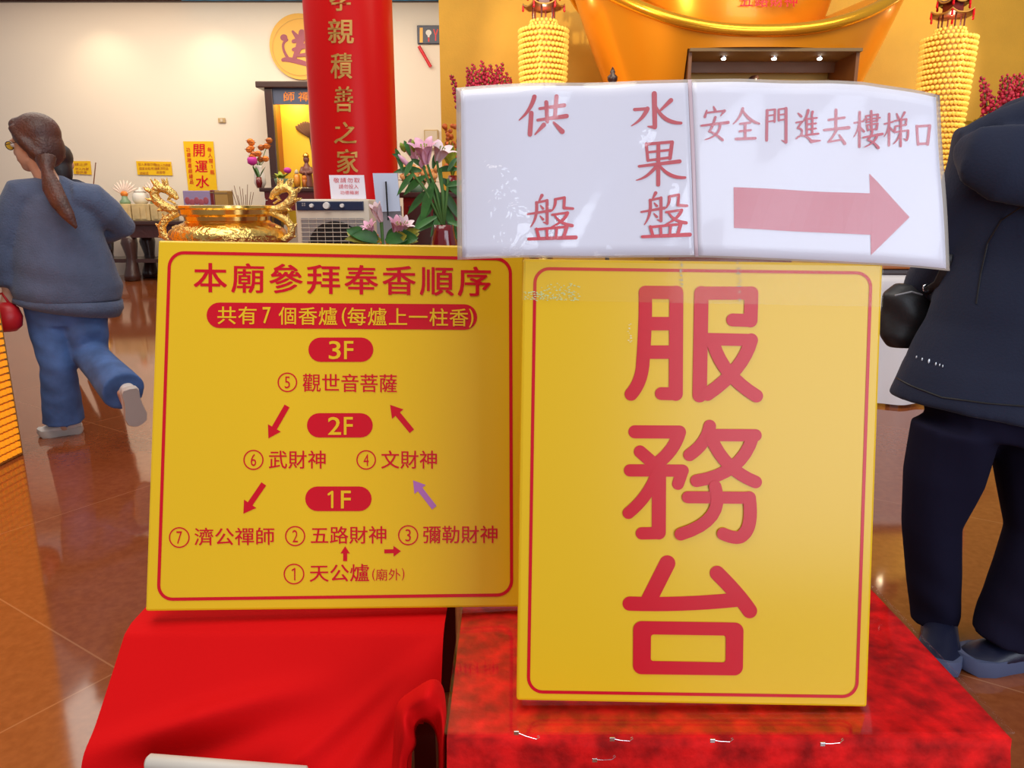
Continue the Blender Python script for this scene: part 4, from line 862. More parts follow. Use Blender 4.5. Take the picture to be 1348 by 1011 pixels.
spike_flowers('flower_arrangement', 630, 140, 8.0, 1.1, [(594, 98), (616, 88), (623, 84), (635, 80), (646, 84), (655, 86), (662, 82), (668, 95), (640, 88), (629, 92), (673, 101), (650, 96)], M['magenta'], 'dark red spike flowers left of the left lamp tower', False)
spike_flowers('flower_arrangement', 1328, 175, 6.98, 1.0, [(1292, 100), (1298, 108), (1320, 100), (1327, 98), (1336, 97), (1344, 95), (1351, 95), (1332, 104), (1360, 100), (1340, 108), (1310, 128)], mat('crimson_flower', (.5, .02, .06), .6, vary=.5, vscale=40), 'crimson spike flowers with yellow leaves behind the dark jacket', True)
c = at(1302, 160, 6.68); t = thing('yellow_bouquet', (c.x, 6.68, 1.0), 'yellow-green leafy bouquet peeking over the dark jacket shoulder', 'flowers')
MB().lathe((c.x, 6.68, 1.0), [(.09, 0), (.13, .2), (.08, .4), (.1, .45)], 18).build('vase', M['maroon'], t, smooth=True); mb = MB()
for k in range(46):
    a = k*2.4; leafblade(mb, (c.x+.1*math.cos(a), 6.68, 1.45+random.uniform(0, .42)), (math.cos(a), math.sin(a)*.6, random.uniform(.5, 1.2)), random.uniform(.15, .28), .045, .3)
mb.build('leaves', mat('yellow_leaf', (.65, .5, .06), .5, vary=.3, vscale=20), t, smooth=True)
# side tables under the flowers and a small dark finial
for x0, x1, Y, z, lab in ((572, 668, 7.72, 1.1, 'dark offering stand under the left red spike flowers'), (1278, 1400, 6.5, 1.0, 'dark offering stand under the crimson flowers, behind the dark jacket')):
    a, b = at(x0, 200, Y).x, at(x1, 200, Y).x; t = thing('offering_stand', ((a+b)/2, Y+.3, 0), lab, 'table'); MB().bx((a, Y, z-.06), (b, Y+.7, z), .01).build('table_top', M['dark'], t); MB().bx((a+.05, Y+.04, z-.2), (b-.05, Y+.66, z-.06)).build('apron', M['redwood'], t)
    for x in (a+.06, b-.06):
        for y in (Y+.08, Y+.62): MB().bx((x-.04, y-.04, 0), (x+.04, y+.04, z-.06)).build('leg', M['dark'], t)
c = at(806, 112, 6.8); h = at(806, 88, 6.8).z; t = thing('dark_finial_lamp', (c.x, 6.8, 0), 'slim dark finial-topped stand left of the golden ingot', 'stand')
MB().lathe((c.x, 6.8, 0), [(.16, 0), (.16, .03), (.02, .06), (.018, h-.16)], 16).build('pole', M['dark'], t, smooth=30)
MB().lathe((c.x, 6.8, h-.17), [(.02, 0), (.045, .01), (.02, .035), (.042, .06), (.045, .09), (.018, .115), (.024, .13), (.003, .17)], 16).build('finial', M['dark'], t, smooth=True)
# wide white-clothed table behind the tall sign
zt2 = at(1190, 364, 4.4).z; xa, xb = .55, 2.75
wt = thing('cloth_covered_table', ((xa+xb)/2, 4.75, 0), 'table under a white cloth, glimpsed between the tall sign and the dark jacket', 'table')
MB().bx((xa, 4.45, zt2-.03), (xb, 5.1, zt2-.004)).build('table_top', M['dark'], wt)
for x in (xa+.06, xb-.06):
    for y in (4.52, 5.04): MB().bx((x-.03, y-.03, 0), (x+.03, y+.03, zt2-.03)).build('leg', M['dark'], wt)
wc = thing('white_tablecloth', ((xa+xb)/2, 4.44, 0), 'white tablecloth hanging in soft folds behind the black bag', 'tablecloth')
def wcl(u, v):
    x = xa-.02+(xb-xa+.04)*u
    if v < .3: return V((x, 5.12-(.7)*(v/.3), zt2+.002))
    t_ = (v-.3)/.7; return V((x+.01*math.sin(t_*6), 4.42-.03*t_-(.02*math.sin(u*55)+.012*math.sin(u*23+1))*t_, (zt2+.002)*(1-t_)+.02*t_))
MB().grid(wcl, 120, 24).build('cloth', M['wcloth'], wc, smooth=True)
rb = thing('orange_tray', (2.3, 4.75, zt2+.004), 'orange lacquered tray on the white-clothed table', 'tray')
a, b = at(1120, 360, 4.5), at(1260, 360, 4.5); MB().bx((a.x, 4.46, zt2+.004), (b.x, 4.9, zt2+.04), .008).build('base', M['dark'], rb); MB().bx((a.x-.02, 4.44, zt2+.04), (b.x+.02, 4.92, zt2+.075), .01).build('rim', M['wood'], rb); rb.location = ((a.x+b.x)/2, 4.68, zt2+.004)
for ch in list(rb.children): ch.location = V((2.3, 4.75, zt2+.004))-V(rb.location)

# ------------------------------------------------------------------ offering table right behind the wide sign: burner, lilies, cooler
OT = .97
ot = thing('offering_table', (-.2, 3.0, 0), 'long dark offering table hidden behind the two sign boards', 'table')
ox0, ox1 = at(245, 330, 2.6).x, .62
MB().bx((ox0, 2.35, OT-.05), (ox1, 3.35, OT), .01).build('table_top', M['redwood'], ot); MB().bx((ox0+.05, 2.4, OT-.25), (ox1-.05, 3.3, OT-.05)).build('apron', M['dark'], ot)
for x in (ox0+.08, ox1-.08):
    for y in (2.45, 3.25): MB().bx((x-.04, y-.04, 0), (x+.04, y+.04, OT-.2)).build('leg', M['dark'], ot)
BY = 2.95; bc = at(300, 290, BY); bx_ = bc.x; P = lambda x, y: at(x, y, BY)
zl = P(300, 275).z; rl_ = (P(355, 275).x-P(245, 275).x)/2; k = rl_
br = thing('incense_burner', (bx_, BY, OT), 'polished golden incense burner with two dragon handles above the wide sign', 'incense burner')
zz = lambda y: P(300, y).z
MB().lathe((bx_, BY, 0), [(.09, OT+.02), (.15, OT+.03), (.205, zz(322)), (.222, zz(310)), (.215, zz(303)), (.19, zz(297)), (.165, zz(293))], 64).build('belly', M['goldc'], br, smooth=True)
MB().lathe((bx_, BY, 0), [(.165, zz(294)), (.156, zz(290)), (.158, zz(285)), (.176, zz(282)), (.178, zz(276)), (.184, zz(274)), (.184, zz(271)), (.165, zz(270)), (.158, zz(278)), (.01, zz(279))], 64).build('neck_and_lip', M['gold'], br, smooth=35)
for q in range(3):
    a = -math.pi/2+q*2.094; MB().tube([((bx_+.15*math.cos(a), BY+.15*math.sin(a), OT+.05), .03), ((bx_+.150*math.cos(a), BY+.150*math.sin(a), OT+.001), .022)], 10).build('foot', M['goldc'], br, smooth=True)
def dragon(sg):
    m = MB(); c = lambda x, y, d=0: V((bx_+sg*(300-x)*mpp(BY)*1.01, BY-.02+d, zz(y)))
    body = [((246, 276), .014), ((236, 276), .017), ((225, 271), .019), ((217, 263), .019), ((215, 254), .018), ((221, 247), .018), ((231, 249), .018), ((239, 256), .015), ((243, 262), .008)]
    m.tube([(c(*p), r) for p, r in body], 12)
    loop = [((246, 279), .012), ((236, 283), .014), ((226, 289), .015), ((220, 298), .016), ((221, 309), .016), ((229, 315), .016), ((238, 313), .014), ((242, 305), .011), ((238, 298), .008), ((233, 300), .005)]
    m.tube([(c(*p), r) for p, r in loop], 12)
    m.tube([(c(237, 257), .010), (c(232, 263), .007), (c(240, 268), .004)], 8)            # lower jaw
    for i, ((x, y), r) in enumerate(body[1:7]):                                          # back fins
        nx, ny = x-231, y-262; L_ = math.hypot(nx, ny)+1e-6; nx, ny = nx/L_, ny/L_
        for dd in (-.008, .008): m.tube([(c(x+nx*4, y+ny*4, dd), .008), (c(x+nx*8.5, y+ny*8.5-1, dd*1.6), .005), (c(x+nx*11, y+ny*11-3, dd*2), .0015)], 6)
    for i, ((x, y), r) in enumerate(loop[2:6]):
        nx, ny = x-233, y-301; L_ = math.hypot(nx, ny); nx, ny = nx/L_, ny/L_; m.tube([(c(x+nx*4, y+ny*4), .007), (c(x+nx*7.5, y+ny*7.5-2), .002)], 6)
    for k in range(3): m.tube([(c(226+3*k, 247), .006), (c(222+5*k, 240-1.5*k), .004), (c(219+7*k, 236-k), .0015)], 6)   # horns
    m.ell(c(233, 249, -.016), .006)
    return m
for sg in (-1, 1): dragon(sg).build('dragon_handle', mat('gold_scales', (.9, .62, .2), .22, metal=1, bump=.8, bscale=120) if sg < 0 else bpy.data.materials['gold_scales'], br, smooth=40)

# air cooler
KY = 3.75; q = lambda x, y: at(x, y, KY); a, b = q(387, 262), q(486, 262); z1 = a.z; w = b.x-a.x
ac = thing('air_cooler', ((a.x+b.x)/2, KY+.17, 0), 'cream air cooler with dark control strip in front of the red column', 'air cooler')
MB().bx((a.x, KY, .04), (b.x, KY+.34, z1), .02).build('housing', M['cream'], ac, smooth=30)
zc0, zc1 = q(400, 277).z, q(400, 265).z; p_ = MB().bx((a.x+.012, KY-.008, zc0), (b.x-.028, KY+.01, zc1), .003).build('control_panel', M['navy'], ac)
for px, r in ((411, 2.6), (430.5, 4.4), (451, 2.6)):
    c = q(px, 270.7); MB().tube([(c-V((0, .006, 0)), r*mpp(KY)), (c-V((0, .026, 0)), r*mpp(KY)*.85)], 20, side=(1, 0, 0)).build('knob', M['white'], p_, smooth=30)
c = q(400.5, 269); mb = MB()
for dx, dz in ((-.006, .004), (.004, .004), (-.006, -.005), (.004, -.005)): mb.box(c+V((dx, -.009, dz)), (.007, .002, .006))
mb.build('button_marks', M['grey'], p_)
zg = q(400, 287).z; gx0, gx1 = a.x+.03, b.x-.03; gz0 = .55
MB().bx((gx0, KY-.004, gz0), (gx1, KY+.002, zg)).build('grille_backing', M['grey'], ac)
fc = V(((gx0+gx1)/2+.01, KY-.009, zg-.155)); MB().tube([(fc+V((0, .006, 0)), .14), (fc, .14)], 40, side=(1, 0, 0)).build('fan_opening', M['black'], ac)
mb = MB()
for k in range(26): z = zg-.006-.021*k; mb.tube([((gx0-.004, KY-.014, z), .0018), ((gx1+.004, KY-.014, z), .0018)], 6)
for k in range(9): x = gx0+(gx1-gx0)*k/8; mb.tube([((x, KY-.012, gz0), .0013), ((x, KY-.012, zg), .0013)], 6)
mb.build('grille', M['cream'], ac)
for x in (a.x+.05, b.x-.05):
    for y in (KY+.05, KY+.29): MB().lathe((x, y, 0), [(.025, 0), (.025, .04)], 12).build('foot', M['black'], ac)
# notice standing on the cooler, pale card with a slit beside it
nt_ = thing('paper_notice', (q(458, 262).x, KY+.06, z1), 'white paper notice with faint pink writing standing on the air cooler', 'notice')
P4 = [at(433, 230.5, KY+.06), at(479, 230.5, KY+.06), at(482, 263, KY+.06), at(436, 263, KY+.06)]
for p in P4[2:]: p.z = z1+.001
MB().slab(P4, (0, .006, 0)).build('sheet', M['paper'], nt_); fq = wallfn(KY+.06, .002); mb = MB()
line(mb, '敬請勿取', 0, 439, 234, 9, 7.6, 6.5, fq); line(mb, '請勿投入', 0, 446, 242.5, 6.6, 6, 6, fq); line(mb, '功德箱謝', 0, 448, 251, 6.2, 5.6, 5, fq)
mb.build('lettering', M['sred'], nt_, recalc=False)
cz = 3.0; cd = thing('pale_card', (at(510, 280, cz).x, cz, OT), 'pale blue card on a stand with a thin black stick, beside the lilies', 'card')
MB().slab([at(490.5, 228, cz), at(523, 228, cz), at(527, 278, cz), at(496, 279, cz)], (0, .01, 0)).build('card', mat('pale_blue_paper', (.62, .72, .9), .5), cd)
b = at(511, 278, cz); MB().bx((b.x-.05, cz+.012, OT), (b.x+.05, cz+.03, b.z+.02)).build('stand', M['grey'], cd); MB().tube([(at(508, 239, cz-.01), .0035), (at(511, 290, cz-.02), .0035)], 6).build('stick', M['black'], cd)

# ------------------------------------------------------------------ lilies
LY = 2.55
lv = thing('lily_vase', (at(584, 296, LY).x, LY, OT), 'dark maroon vase with tall pink lilies and broad green leaves right of the red column', 'flowers')
vx = lv.location.x; zr_ = at(584, 296, LY).z
MB().lathe((vx, LY, 0), [(.03, OT), (.045, OT+.03), (.05, OT+.08), (.036, zr_-.02), (.034, zr_)], 28).build('vase', M['maroon'], lv, smooth=True)
def L_(x, y, d=0): return at(x, y, LY+d)
neck = V((vx, LY, zr_-.01))
for tip, mid in [((562, 214), (575, 255)), ((536, 219), (560, 250)), ((575, 212), (582, 250)), ((552, 205), (568, 250)), ((590, 235), (588, 262)), ((580, 222), (584, 260))]:
    MB().tube([(neck, .005), (L_(*mid), .0045), (L_(*tip), .004)], 6).build('stem', M['stem'], lv, smooth=True)
lily(lv, L_(561, 216, -.01), L_(557, 188, -.04)-L_(561, 216, -.01), .10, M['petal'], .62, .2)
lily(lv, L_(548, 213, .04), L_(540, 190, .05)-L_(548, 213, .04), .085, M['petal'], .5, .7)
lily(lv, L_(575, 214, .02), L_(584, 190, 0)-L_(575, 214, .02), .085, M['petalw'], .75, .1)
for a, b, m in [((541, 222), (524, 203), 'petal'), ((556, 222), (554, 210), 'petal'), ((533, 200), (527, 188), 'leafy'), ((545, 200), (543, 184), 'leafy'), ((549, 204), (551, 190), 'petalw')]:
    A, B = L_(*a, .01), L_(*b, -.01); MB().tube([(A, .003), (A.lerp(B, .3), .0085), (A.lerp(B, .65), .0085), (B, .002)], 10).build('bud', M[m], lv, smooth=True)
mb = MB()
for x, y, dx, dy, L, w in [(555, 225, -1, -.2, .10, .016), (560, 232, -1, .5, .09, .018), (575, 225, 1, -.3, .09, .014), (580, 235, 1, .6, .09, .017), (570, 240, -.4, 1, .12, .02), (582, 250, .7, .9, .1, .018), (566, 250, -1, .7, .10, .017), (578, 260, -.1, 1, .11, .02), (584, 268, .5, 1, .11, .018), (572, 268, -1, .9, .1, .016), (586, 275, -.7, 1, .09, .016), (560, 222, -.8, -.8, .07, .012), (570, 222, .2, -1, .08, .012), (588, 245, 1, -.4, .08, .013), (545, 228, -1, .9, .08, .013), (536, 215, -.9, -.9, .07, .01), (540, 205, -.3, -1, .07, .01), (586, 290, -1.2, .2, .12, .012), (590, 292, 1, .1, .08, .012), (575, 285, -1, .35, .1, .014), (530, 225, -.2, -1, .1, .012), (533, 232, .4, -1, .08, .012), (590, 225, .5, -1, .07, .01), (565, 235, .4, .9, .1, .02)]:
    p = L_(x, y, random.uniform(-.03, .04)); d = V((dx, random.uniform(-.5, .3), -dy)); leafblade(mb, p, d, L, w*.78, .25, 7, V((0, -1, .35)).normalized())
mb.build('leaves', M['leaf'], lv, smooth=True)
AY = 2.48
la = thing('lily_bowl', (at(505, 318, AY).x, AY, OT), 'low bowl of pale pink lilies and yellow-edged leaves just above the wide sign', 'flowers'); ax = la.location.x
MB().lathe((ax, AY, OT), [(.05, 0), (.09, .03), (.11, .07), (.105, .085)], 28).build('bowl', M['maroon'], la, smooth=True)
def A_(x, y, d=0): return at(x, y, AY+d)
for a, b, s_, m, op, r in [((502, 292), (491, 264), .075, 'petalw', .28, .1), ((491, 308), (481, 290), .055, 'petal', .62, .5), ((521, 312), (527, 283), .08, 'petal', .55, .3), ((528, 304), (540, 284), .06, 'petalw', .6, 0)]:
    A, B = A_(*a), A_(*b, -.03); MB().tube([((ax+(A.x-ax)*.4, AY, OT+.06), .004), (A, .006)], 8).build('stem', M['stem'], la); lily(la, A, B-A, s_, M[m], op, r)
crot = mat('croton_leaf', (.3, .28, .02), .5, vary=.7, vscale=28)
for i, m in enumerate(('leaf', None)):
    mb = MB()
    for k in range(20):
        side = -1 if k % 2 else 1; x = 505+side*random.uniform(8, 36); y = random.uniform(304, 318)
        leafblade(mb, A_(505+side*random.uniform(2, 20), 318, random.uniform(-.02, .05)), V((side*random.uniform(.5, 1.4), random.uniform(-.4, .3), random.uniform(.35, 1))), random.uniform(.07, .12), random.uniform(.016, .026), .35, 7, V((0, -1, .4)).normalized())
    mb.build('leaves', crot if m is None else M[m], la, smooth=True)
mb = MB()
for k in range(26): mb.ell(A_(random.uniform(470, 545), random.uniform(306, 320), random.uniform(-.01, .04)), random.uniform(.004, .008), 6, 4)
mb.build('small_berries', M['orange'], la, smooth=True)
# dark counter with orange flowers right of the column, further back
cY = 7.0; a, b = at(524, 253, cY), at(612, 253, cY)
dk = thing('side_counter', ((a.x+b.x)/2, cY+.25, 0), 'dark counter behind the lily leaves right of the red column', 'counter')
MB().bx((a.x, cY, a.z-.05), (b.x, cY+.5, a.z), .01).build('counter_top', M['dark'], dk); MB().bx((a.x+.04, cY+.03, 0), (b.x-.04, cY+.47, a.z-.05)).build('cabinet', M['redwood'], dk); MB().bx((a.x+.09, cY+.015, .1), ((a.x+b.x)/2-.01, cY+.03, a.z-.12), .004).build('door', M['dark'], dk); MB().bx(((a.x+b.x)/2+.01, cY+.015, .1), (b.x-.09, cY+.03, a.z-.12), .004).build('door', M['dark'], dk)
of = thing('orange_bouquet', (at(548, 250, cY+.2).x, cY+.2, a.z), 'soft orange bouquet on the dark counter behind the lily leaves', 'flowers'); ox = of.location.x
MB().lathe((ox, cY+.2, a.z), [(.06, 0), (.08, .05), (.075, .09)], 18).build('pot', M['jade'], of, smooth=True)
mb = MB()
for k in range(40): mb.ell((ox+random.uniform(-.14, .20), cY+.2+random.uniform(-.08, .08), a.z+.06+random.uniform(.02, .17)), random.uniform(.02, .035), 7, 5)
mb.build('blooms', mat('pale_orange', (.85, .38, .12), .6, vary=.3, vscale=30), of, smooth=True); mb = MB()
for k in range(18): leafblade(mb, (ox+random.uniform(-.1, .2), cY+.18, a.z+.08), (math.cos(k*2.4), math.sin(k*2.4)*.6, random.uniform(.3, 1)), .14, .02, .3)
mb.build('leaves', M['leaf'], of, smooth=True)
sp = thing('orange_spray', (at(597, 230, 7.4).x, 7.4, a.z+.0), 'loose orange and red spray half hidden behind the white notice edge', 'flowers'); x = sp.location.x
sp.location.y = 7.3; MB().lathe((x, 7.3, a.z), [(.05, 0), (.07, .08), (.04, .16)], 16).build('vase', M['maroon'], sp, smooth=True)
mb = MB()
for k in range(60):
    u = random.random(); mb.ell((x+random.uniform(-.07, .07), 7.3+random.uniform(-.05, .05), a.z+.2+.42*u), random.uniform(.012, .028), 6, 4)
mb.build('blooms', mat('rust_flower', (.55, .12, .02), .6, vary=.5, vscale=30), sp, smooth=True); mb = MB()
for k in range(16): leafblade(mb, (x, 7.3, a.z+.14), (math.cos(k*2.4)*.4, math.sin(k*2.4)*.3, 1), random.uniform(.2, .45), .02, .2)
mb.build('leaves', M['leafy'], sp, smooth=True)

# ------------------------------------------------------------------ tower of lamp dots at the left edge
lt = thing('light_wall', (-2.72, 2.9, 0), 'orange glowing panel of tiny lamp dots at the left edge of the floor', 'lamp panel')
MB().bx((-3.0, 2.3, 0), (-2.44, 3.50, 2.3), .005).build('cabinet', M['goldletter'], lt)
for i in range(66):
    mb = MB(); z = .03+.034*i
    for j in range(33): mb.box((-2.435, 2.335+.0352*j, z), (.012, .024, .022))
    mb.build('lamp_row', M['glow'], lt)

# ------------------------------------------------------------------ people
def head_shape(m, c, fwd, s=1.0):
    """skull, face with nose, lips, chin and ears; fwd is where the face looks"""
    f = V(fwd).normalized(); up = V((0, 0, 1)); r = f.cross(up).normalized(); up = r.cross(f)
    B = Matrix((r, f, up)).transposed(); c = V(c)
    L = lambda x, y, z: c+B @ V((x*s, y*s, z*s))
    E = lambda p, rr: m.ell(L(*p), [q*s for q in rr], 18, 12, B)
    E((0, -.015, .03), (.074, .095, .088)); E((0, .028, -.035), (.060, .062, .080)); E((0, .045, -.092), (.034, .036, .026))
    m.tube([(L(0, .082, .012), .009*s), (L(0, .100, -.022), .013*s), (L(0, .094, -.034), .014*s)], 8); E((0, .086, -.062), (.022, .010, .009))
    for sx in (-1, 1): E((sx*.074, -.012, -.010), (.010, .022, .032)); E((sx*.03, .079, .024), (.022, .010, .007))
    return L, B
def eyes(L, parent, s=1.0):
    for sx in (-1, 1): MB().ell(L(sx*.029, .080, .006), .011*s, 10, 7).build('eye', M['white'], parent, smooth=True); MB().ell(L(sx*.029, .0885, .006), .005*s, 8, 5).build('pupil', M['hairk'], parent, smooth=True)
def hand(m, w, d, n, s=1.0, curl=.5, thumb=1):
    """palm and five fingers from wrist w along d; n is the palm side, thumb +1/-1 along d x n"""
    d = V(d).normalized(); n = V(n); n = (n-d*n.dot(d)).normalized(); t = d.cross(n)*thumb; w = V(w)
    m.tube([(w-d*.02*s, .022*s, .018*s), (w+d*.02*s, .032*s, .016*s), (w+d*.06*s, .042*s, .016*s), (w+d*.092*s, .040*s, .013*s)], 12, side=t)
    for i, (off, ln) in enumerate([(.030, .070), (.010, .080), (-.010, .075), (-.029, .058)]):
        p = w+d*.085*s+t*off*s; pts = [(p, .0095*s)]; a = 0
        for k, fr in enumerate((.45, .32, .25)):
            a += curl*(.55+.25*k); q = d*math.cos(a)+n*math.sin(a); p = p+q*ln*fr*s; pts.append((p, (.009-.0008*k)*s))
        m.tube(pts, 8, side=t)
    p = w+d*.025*s+t*.030*s; q1 = (d*.7+t*.75+n*.25).normalized(); q2 = (d*.95+t*.25+n*.45).normalized()
    m.tube([(p, .013*s), (p+q1*.034*s, .0115*s), (p+q1*.034*s+q2*.03*s, .0095*s), (p+q1*.034*s+q2*.05*s, .007*s)], 8)
def shoe(parent, heel, toe, ankle, up, m_upper, m_sole, w=.045, name='shoe', sh=1.0):
    """sole and upper; heel and toe at sole level, up = away from the sole"""
    heel, toe, up = V(heel), V(toe), V(up).normalized(); f = (toe-heel).normalized(); up = (up-f*up.dot(f)).normalized(); s = f.cross(up); L = (toe-heel).length
    P = lambda a, b, c: heel+f*(a*L)+s*b+up*c
    out = [(0, 0), (.02, .6), (.10, .78), (.3, .72), (.5, .82), (.72, 1.0), (.88, .85), (.97, .45), (1, 0)]
    ol = [(a, b*w) for a, b in out]+[(a, -b*w*.95) for a, b in out[-2:0:-1]]
    mb = MB(); n = len(ol); rows = [(.0, .97), (.012*sh, 1.03), (.03*sh, 1.0)]
    vs = [P(.5+(a-.5)*k, b*k, h+(.008 if a > .9 else 0)) for h, k in rows for a, b in ol]; fs = [tuple(range(n-1, -1, -1)), tuple(2*n+i for i in range(n))]+[(r*n+i, r*n+(i+1) % n, (r+1)*n+(i+1) % n, (r+1)*n+i) for r in range(2) for i in range(n)]
    mb.add(vs, fs); u = None
    m = MB()
    m.tube([(P(.03, 0, .045), w*.5, .028), (P(.15, 0, .055), w*.78, .042), (P(.32, 0, .055), w*.78, .042), (P(.5, 0, .046), w*.84, .034), (P(.72, 0, .036), w*.95, .025), (P(.9, 0, .03), w*.72, .019), (P(.98, 0, .026), w*.3, .012)], 16, side=s)
    m.tube([(P(.2, 0, .05), w*.75), (V(ankle)*.5+P(.2, 0, .07)*.5, w*.72), (V(ankle), w*.7)], 14)
    o = melt(m, .006, 3).build(name, m_upper, parent, smooth=True); mb.build('sole', m_sole, o, smooth=50)
    k = MB()
    for i in range(4): k.tube([(P(.42+.07*i, -w*.45, .079-.008*i), .003), (P(.44+.07*i, 0, .084-.009*i), .003), (P(.42+.07*i, w*.45, .079-.008*i), .003)], 6)
    k.build('laces', m_sole, o); return o

# --- woman walking away at the left
wm = thing('person', (at(85, 570, 3.8).x, 3.82, 0), 'person seen from behind walking away left in blue-grey sweater, flared jeans, long ponytail', 'person')
w_ = lambda x, y, Y=3.8: at(x, y, Y)
hc = w_(44, 190); fwd = V((-.985, .12, -.12))
m = MB(); L, B = head_shape(m, hc, fwd, 1.06)
sL, sR = w_(27, 257, 3.73), w_(120, 263, 3.86); eL, eR = w_(4, 322, 3.70), w_(160, 296, 3.98); hL, hR = w_(10, 384, 3.68), w_(118, 312, 4.04)
ch, wa, pe = w_(76, 285), w_(84, 350), w_(86, 400)
kL, aL = w_(76, 480, 3.74), w_(84, 552, 3.82); kR, aR = w_(120, 468, 3.80), w_(158, 510, 3.52)
pL, pR = w_(66, 410), w_(108, 408, 3.83)
m.tube([(hc+V((.015, -.02, -.06)), .05), (w_(62, 236), .052), (w_(70, 248), .07)], 14)
tor = [(w_(70, 246), .09, .06), (w_(73, 256), .16, .085), (ch, .165, .105), (wa, .135, .095), (w_(86, 385), .165, .115), (w_(87, 412), .16, .115)]
side = (sR-sL).normalized(); m.tube(tor, 20, side=side)
for s_, e, h in ((sL, eL, hL), (sR, eR, hR)): m.tube([(w_(72, 256), .05), (s_, .052), (s_.lerp(e, .5), .043), (e, .037), (e.lerp(h, .5), .034), (h, .024)], 12)
hand(m, hL, (-.05, -.05, -1), (-.6, .6, 0), .92, .8, 1); hand(m, hR, (-.8, .4, -.35), (0, .6, -.6), .92, .4, 1)
for a, b, c in ((pL, kL, aL), (pR, kR, aR)): m.tube([(a, .085), (a.lerp(b, .5), .072), (b, .055), (b.lerp(c, .35), .053), (c, .036)], 14)
fl0, fl1 = ground(110, 568), ground(50, 575); fr_d = (aR-kR).normalized()
m.tube([(aL, .035), (V((aL.x, aL.y, .05)), .034), (fl1.lerp(fl0, .3)+V((0, 0, .04)), .03)], 10)
fh = aR+fr_d*.06; ft_ = fh+V((.01, .05, -.19)); m.tube([(aR, .035), (fh-fr_d*.01, .034), (fh.lerp(ft_, .6), .028)], 10)
melt(m, .0075, 3).build('body', M['skin'], wm, smooth=True); eyes(L, wm, 1.06)
# hair: cap, nape and ponytail
m = MB(); m.ell(L(0, -.03, .045), (.098, .112, .098), 20, 14, B); m.ell(L(0, -.055, -.02), (.092, .085, .10), 18, 12, B); m.ell(L(.0, .03, .088), (.075, .05, .04), 16, 10, B)
m.tube([(L(.068, .03, .075), .022), (L(.082, -.02, .0), .03), (L(.06, -.07, -.07), .035)], 10); m.tube([(L(-.068, .03, .075), .022), (L(-.082, -.02, .0), .03), (L(-.06, -.07, -.07), .035)], 10)
melt(m, .008, 3).build('hair', M['hairb'], wm, smooth=True)
m = MB(); m.tube([(w_(60, 208, 3.70), .05, .04), (w_(62, 226, 3.66), .026, .024), (w_(68, 246, 3.635), .045, .028), (w_(78, 266, 3.61), .042, .026), (w_(90, 284, 3.60), .03, .02), (w_(101, 301, 3.605), .008, .006)], 14)
melt(m, .006, 2).build('ponytail', M['hairb'], wm, smooth=True)
mb = MB()
for sx in (-1, 1): mb.tube([(L(sx*.031+.024*math.cos(a*.524), .097, .004+.019*math.sin(a*.524)), .0022) for a in range(13)], 6)
mb.tube([(L(-.008, .1, .008), .002), (L(.008, .1, .008), .002)], 6)
for sx in (-1, 1): mb.tube([(L(sx*.055, .096, .006), .002), (L(sx*.078, .0, .008), .002)], 6)
gg = mb.build('glasses', M['dark'], wm)
for sx in (-1, 1): MB().tube([(L(sx*.031, .0965, .004), .023, .019), (L(sx*.031, .0985, .004), .023, .019)], 16, side=tuple(B @ V((1, 0, 0)))).build('lens', M['lens'], gg)
# sweater
m = MB()
m.tube([(w_(66, 238, 3.78), .065, .055), (w_(71, 246), .105, .08), (w_(75, 262), .165, .11), (w_(76, 282), .19, .13), (w_(77, 305), .20, .14), (w_(84, 350), .235, .16), (w_(90, 380), .252, .17), (w_(92, 396), .24, .16)], 24, side=side)
m.tube([(w_(66, 256), .09), (sL, .085), (sL.lerp(eL, .5), .085), (eL, .08), (eL.lerp(hL, .55), .078), (eL.lerp(hL, .85), .062), (hL+V((0, 0, .02)), .04)], 14)
m.tube([(w_(92, 260), .085), (sR, .088), (sR.lerp(eR, .5)+V((0, 0, -.01)), .09), (eR, .075), (eR.lerp(hR, .6), .07), (hR.lerp(eR, .08), .042)], 14)
m = melt(m, .010, 4)
for i, v in enumerate(m.v):                                             # soft wrinkles
    f_ = .004*math.sin(v.z*16+v.x*20+2*math.sin(v.x*9+v.z*6))+.006*math.sin(v.x*9+v.z*34)*math.exp(-((v.z-.86)/.14)**2); m.v[i] = v+V((0, f_, f_*.3))
m.build('sweater', M['sweater'], wm, smooth=True)
m = MB(); m.tube([(w_(91, 393), .246, .166), (w_(91.5, 401), .25, .17), (w_(91, 407), .235, .155)], 28, side=side); m.build('sweater_hem', M['sweater'], wm, smooth=True)
# jeans
m = MB(); m.tube([(w_(86, 385), .185, .13), (w_(84, 405), .185, .14), (w_(84, 425), .16, .12)], 20, side=side)
m.tube([(pL, .115), (pL.lerp(kL, .5), .105), (kL, .083), (kL.lerp(aL, .5), .092), (aL, .10), (aL+V((0, 0, -.012)), .105)], 18)
m.tube([(pR, .115), (pR.lerp(kR, .5), .105), (kR, .088), (kR.lerp(aR, .5), .088), (aR, .098), (aR+fr_d*.05, .10)], 18)
m = melt(m, .009, 3)
for i, v in enumerate(m.v):
    f_ = .0022*math.sin(v.z*60+v.x*35)*(.4+.6*math.exp(-((v.z-.45)/.12)**2)); m.v[i] = v+V((f_*.4, f_, 0))
m.build('jeans', M['jeans'], wm, smooth=True)
shoe(wm, fl0+V((0, 0, .0)), fl1, V((aL.x, aL.y, .09)), (0, 0, 1), M['shoe'], M['sole'], .066, sh=1.3)
shoe(wm, fh+V((.05, -.045, .03)), ft_+V((.035, -.045, .01)), aR+fr_d*.03, -(V((.6, -.8, .1))), M['shoe'], M['sole'], .052)
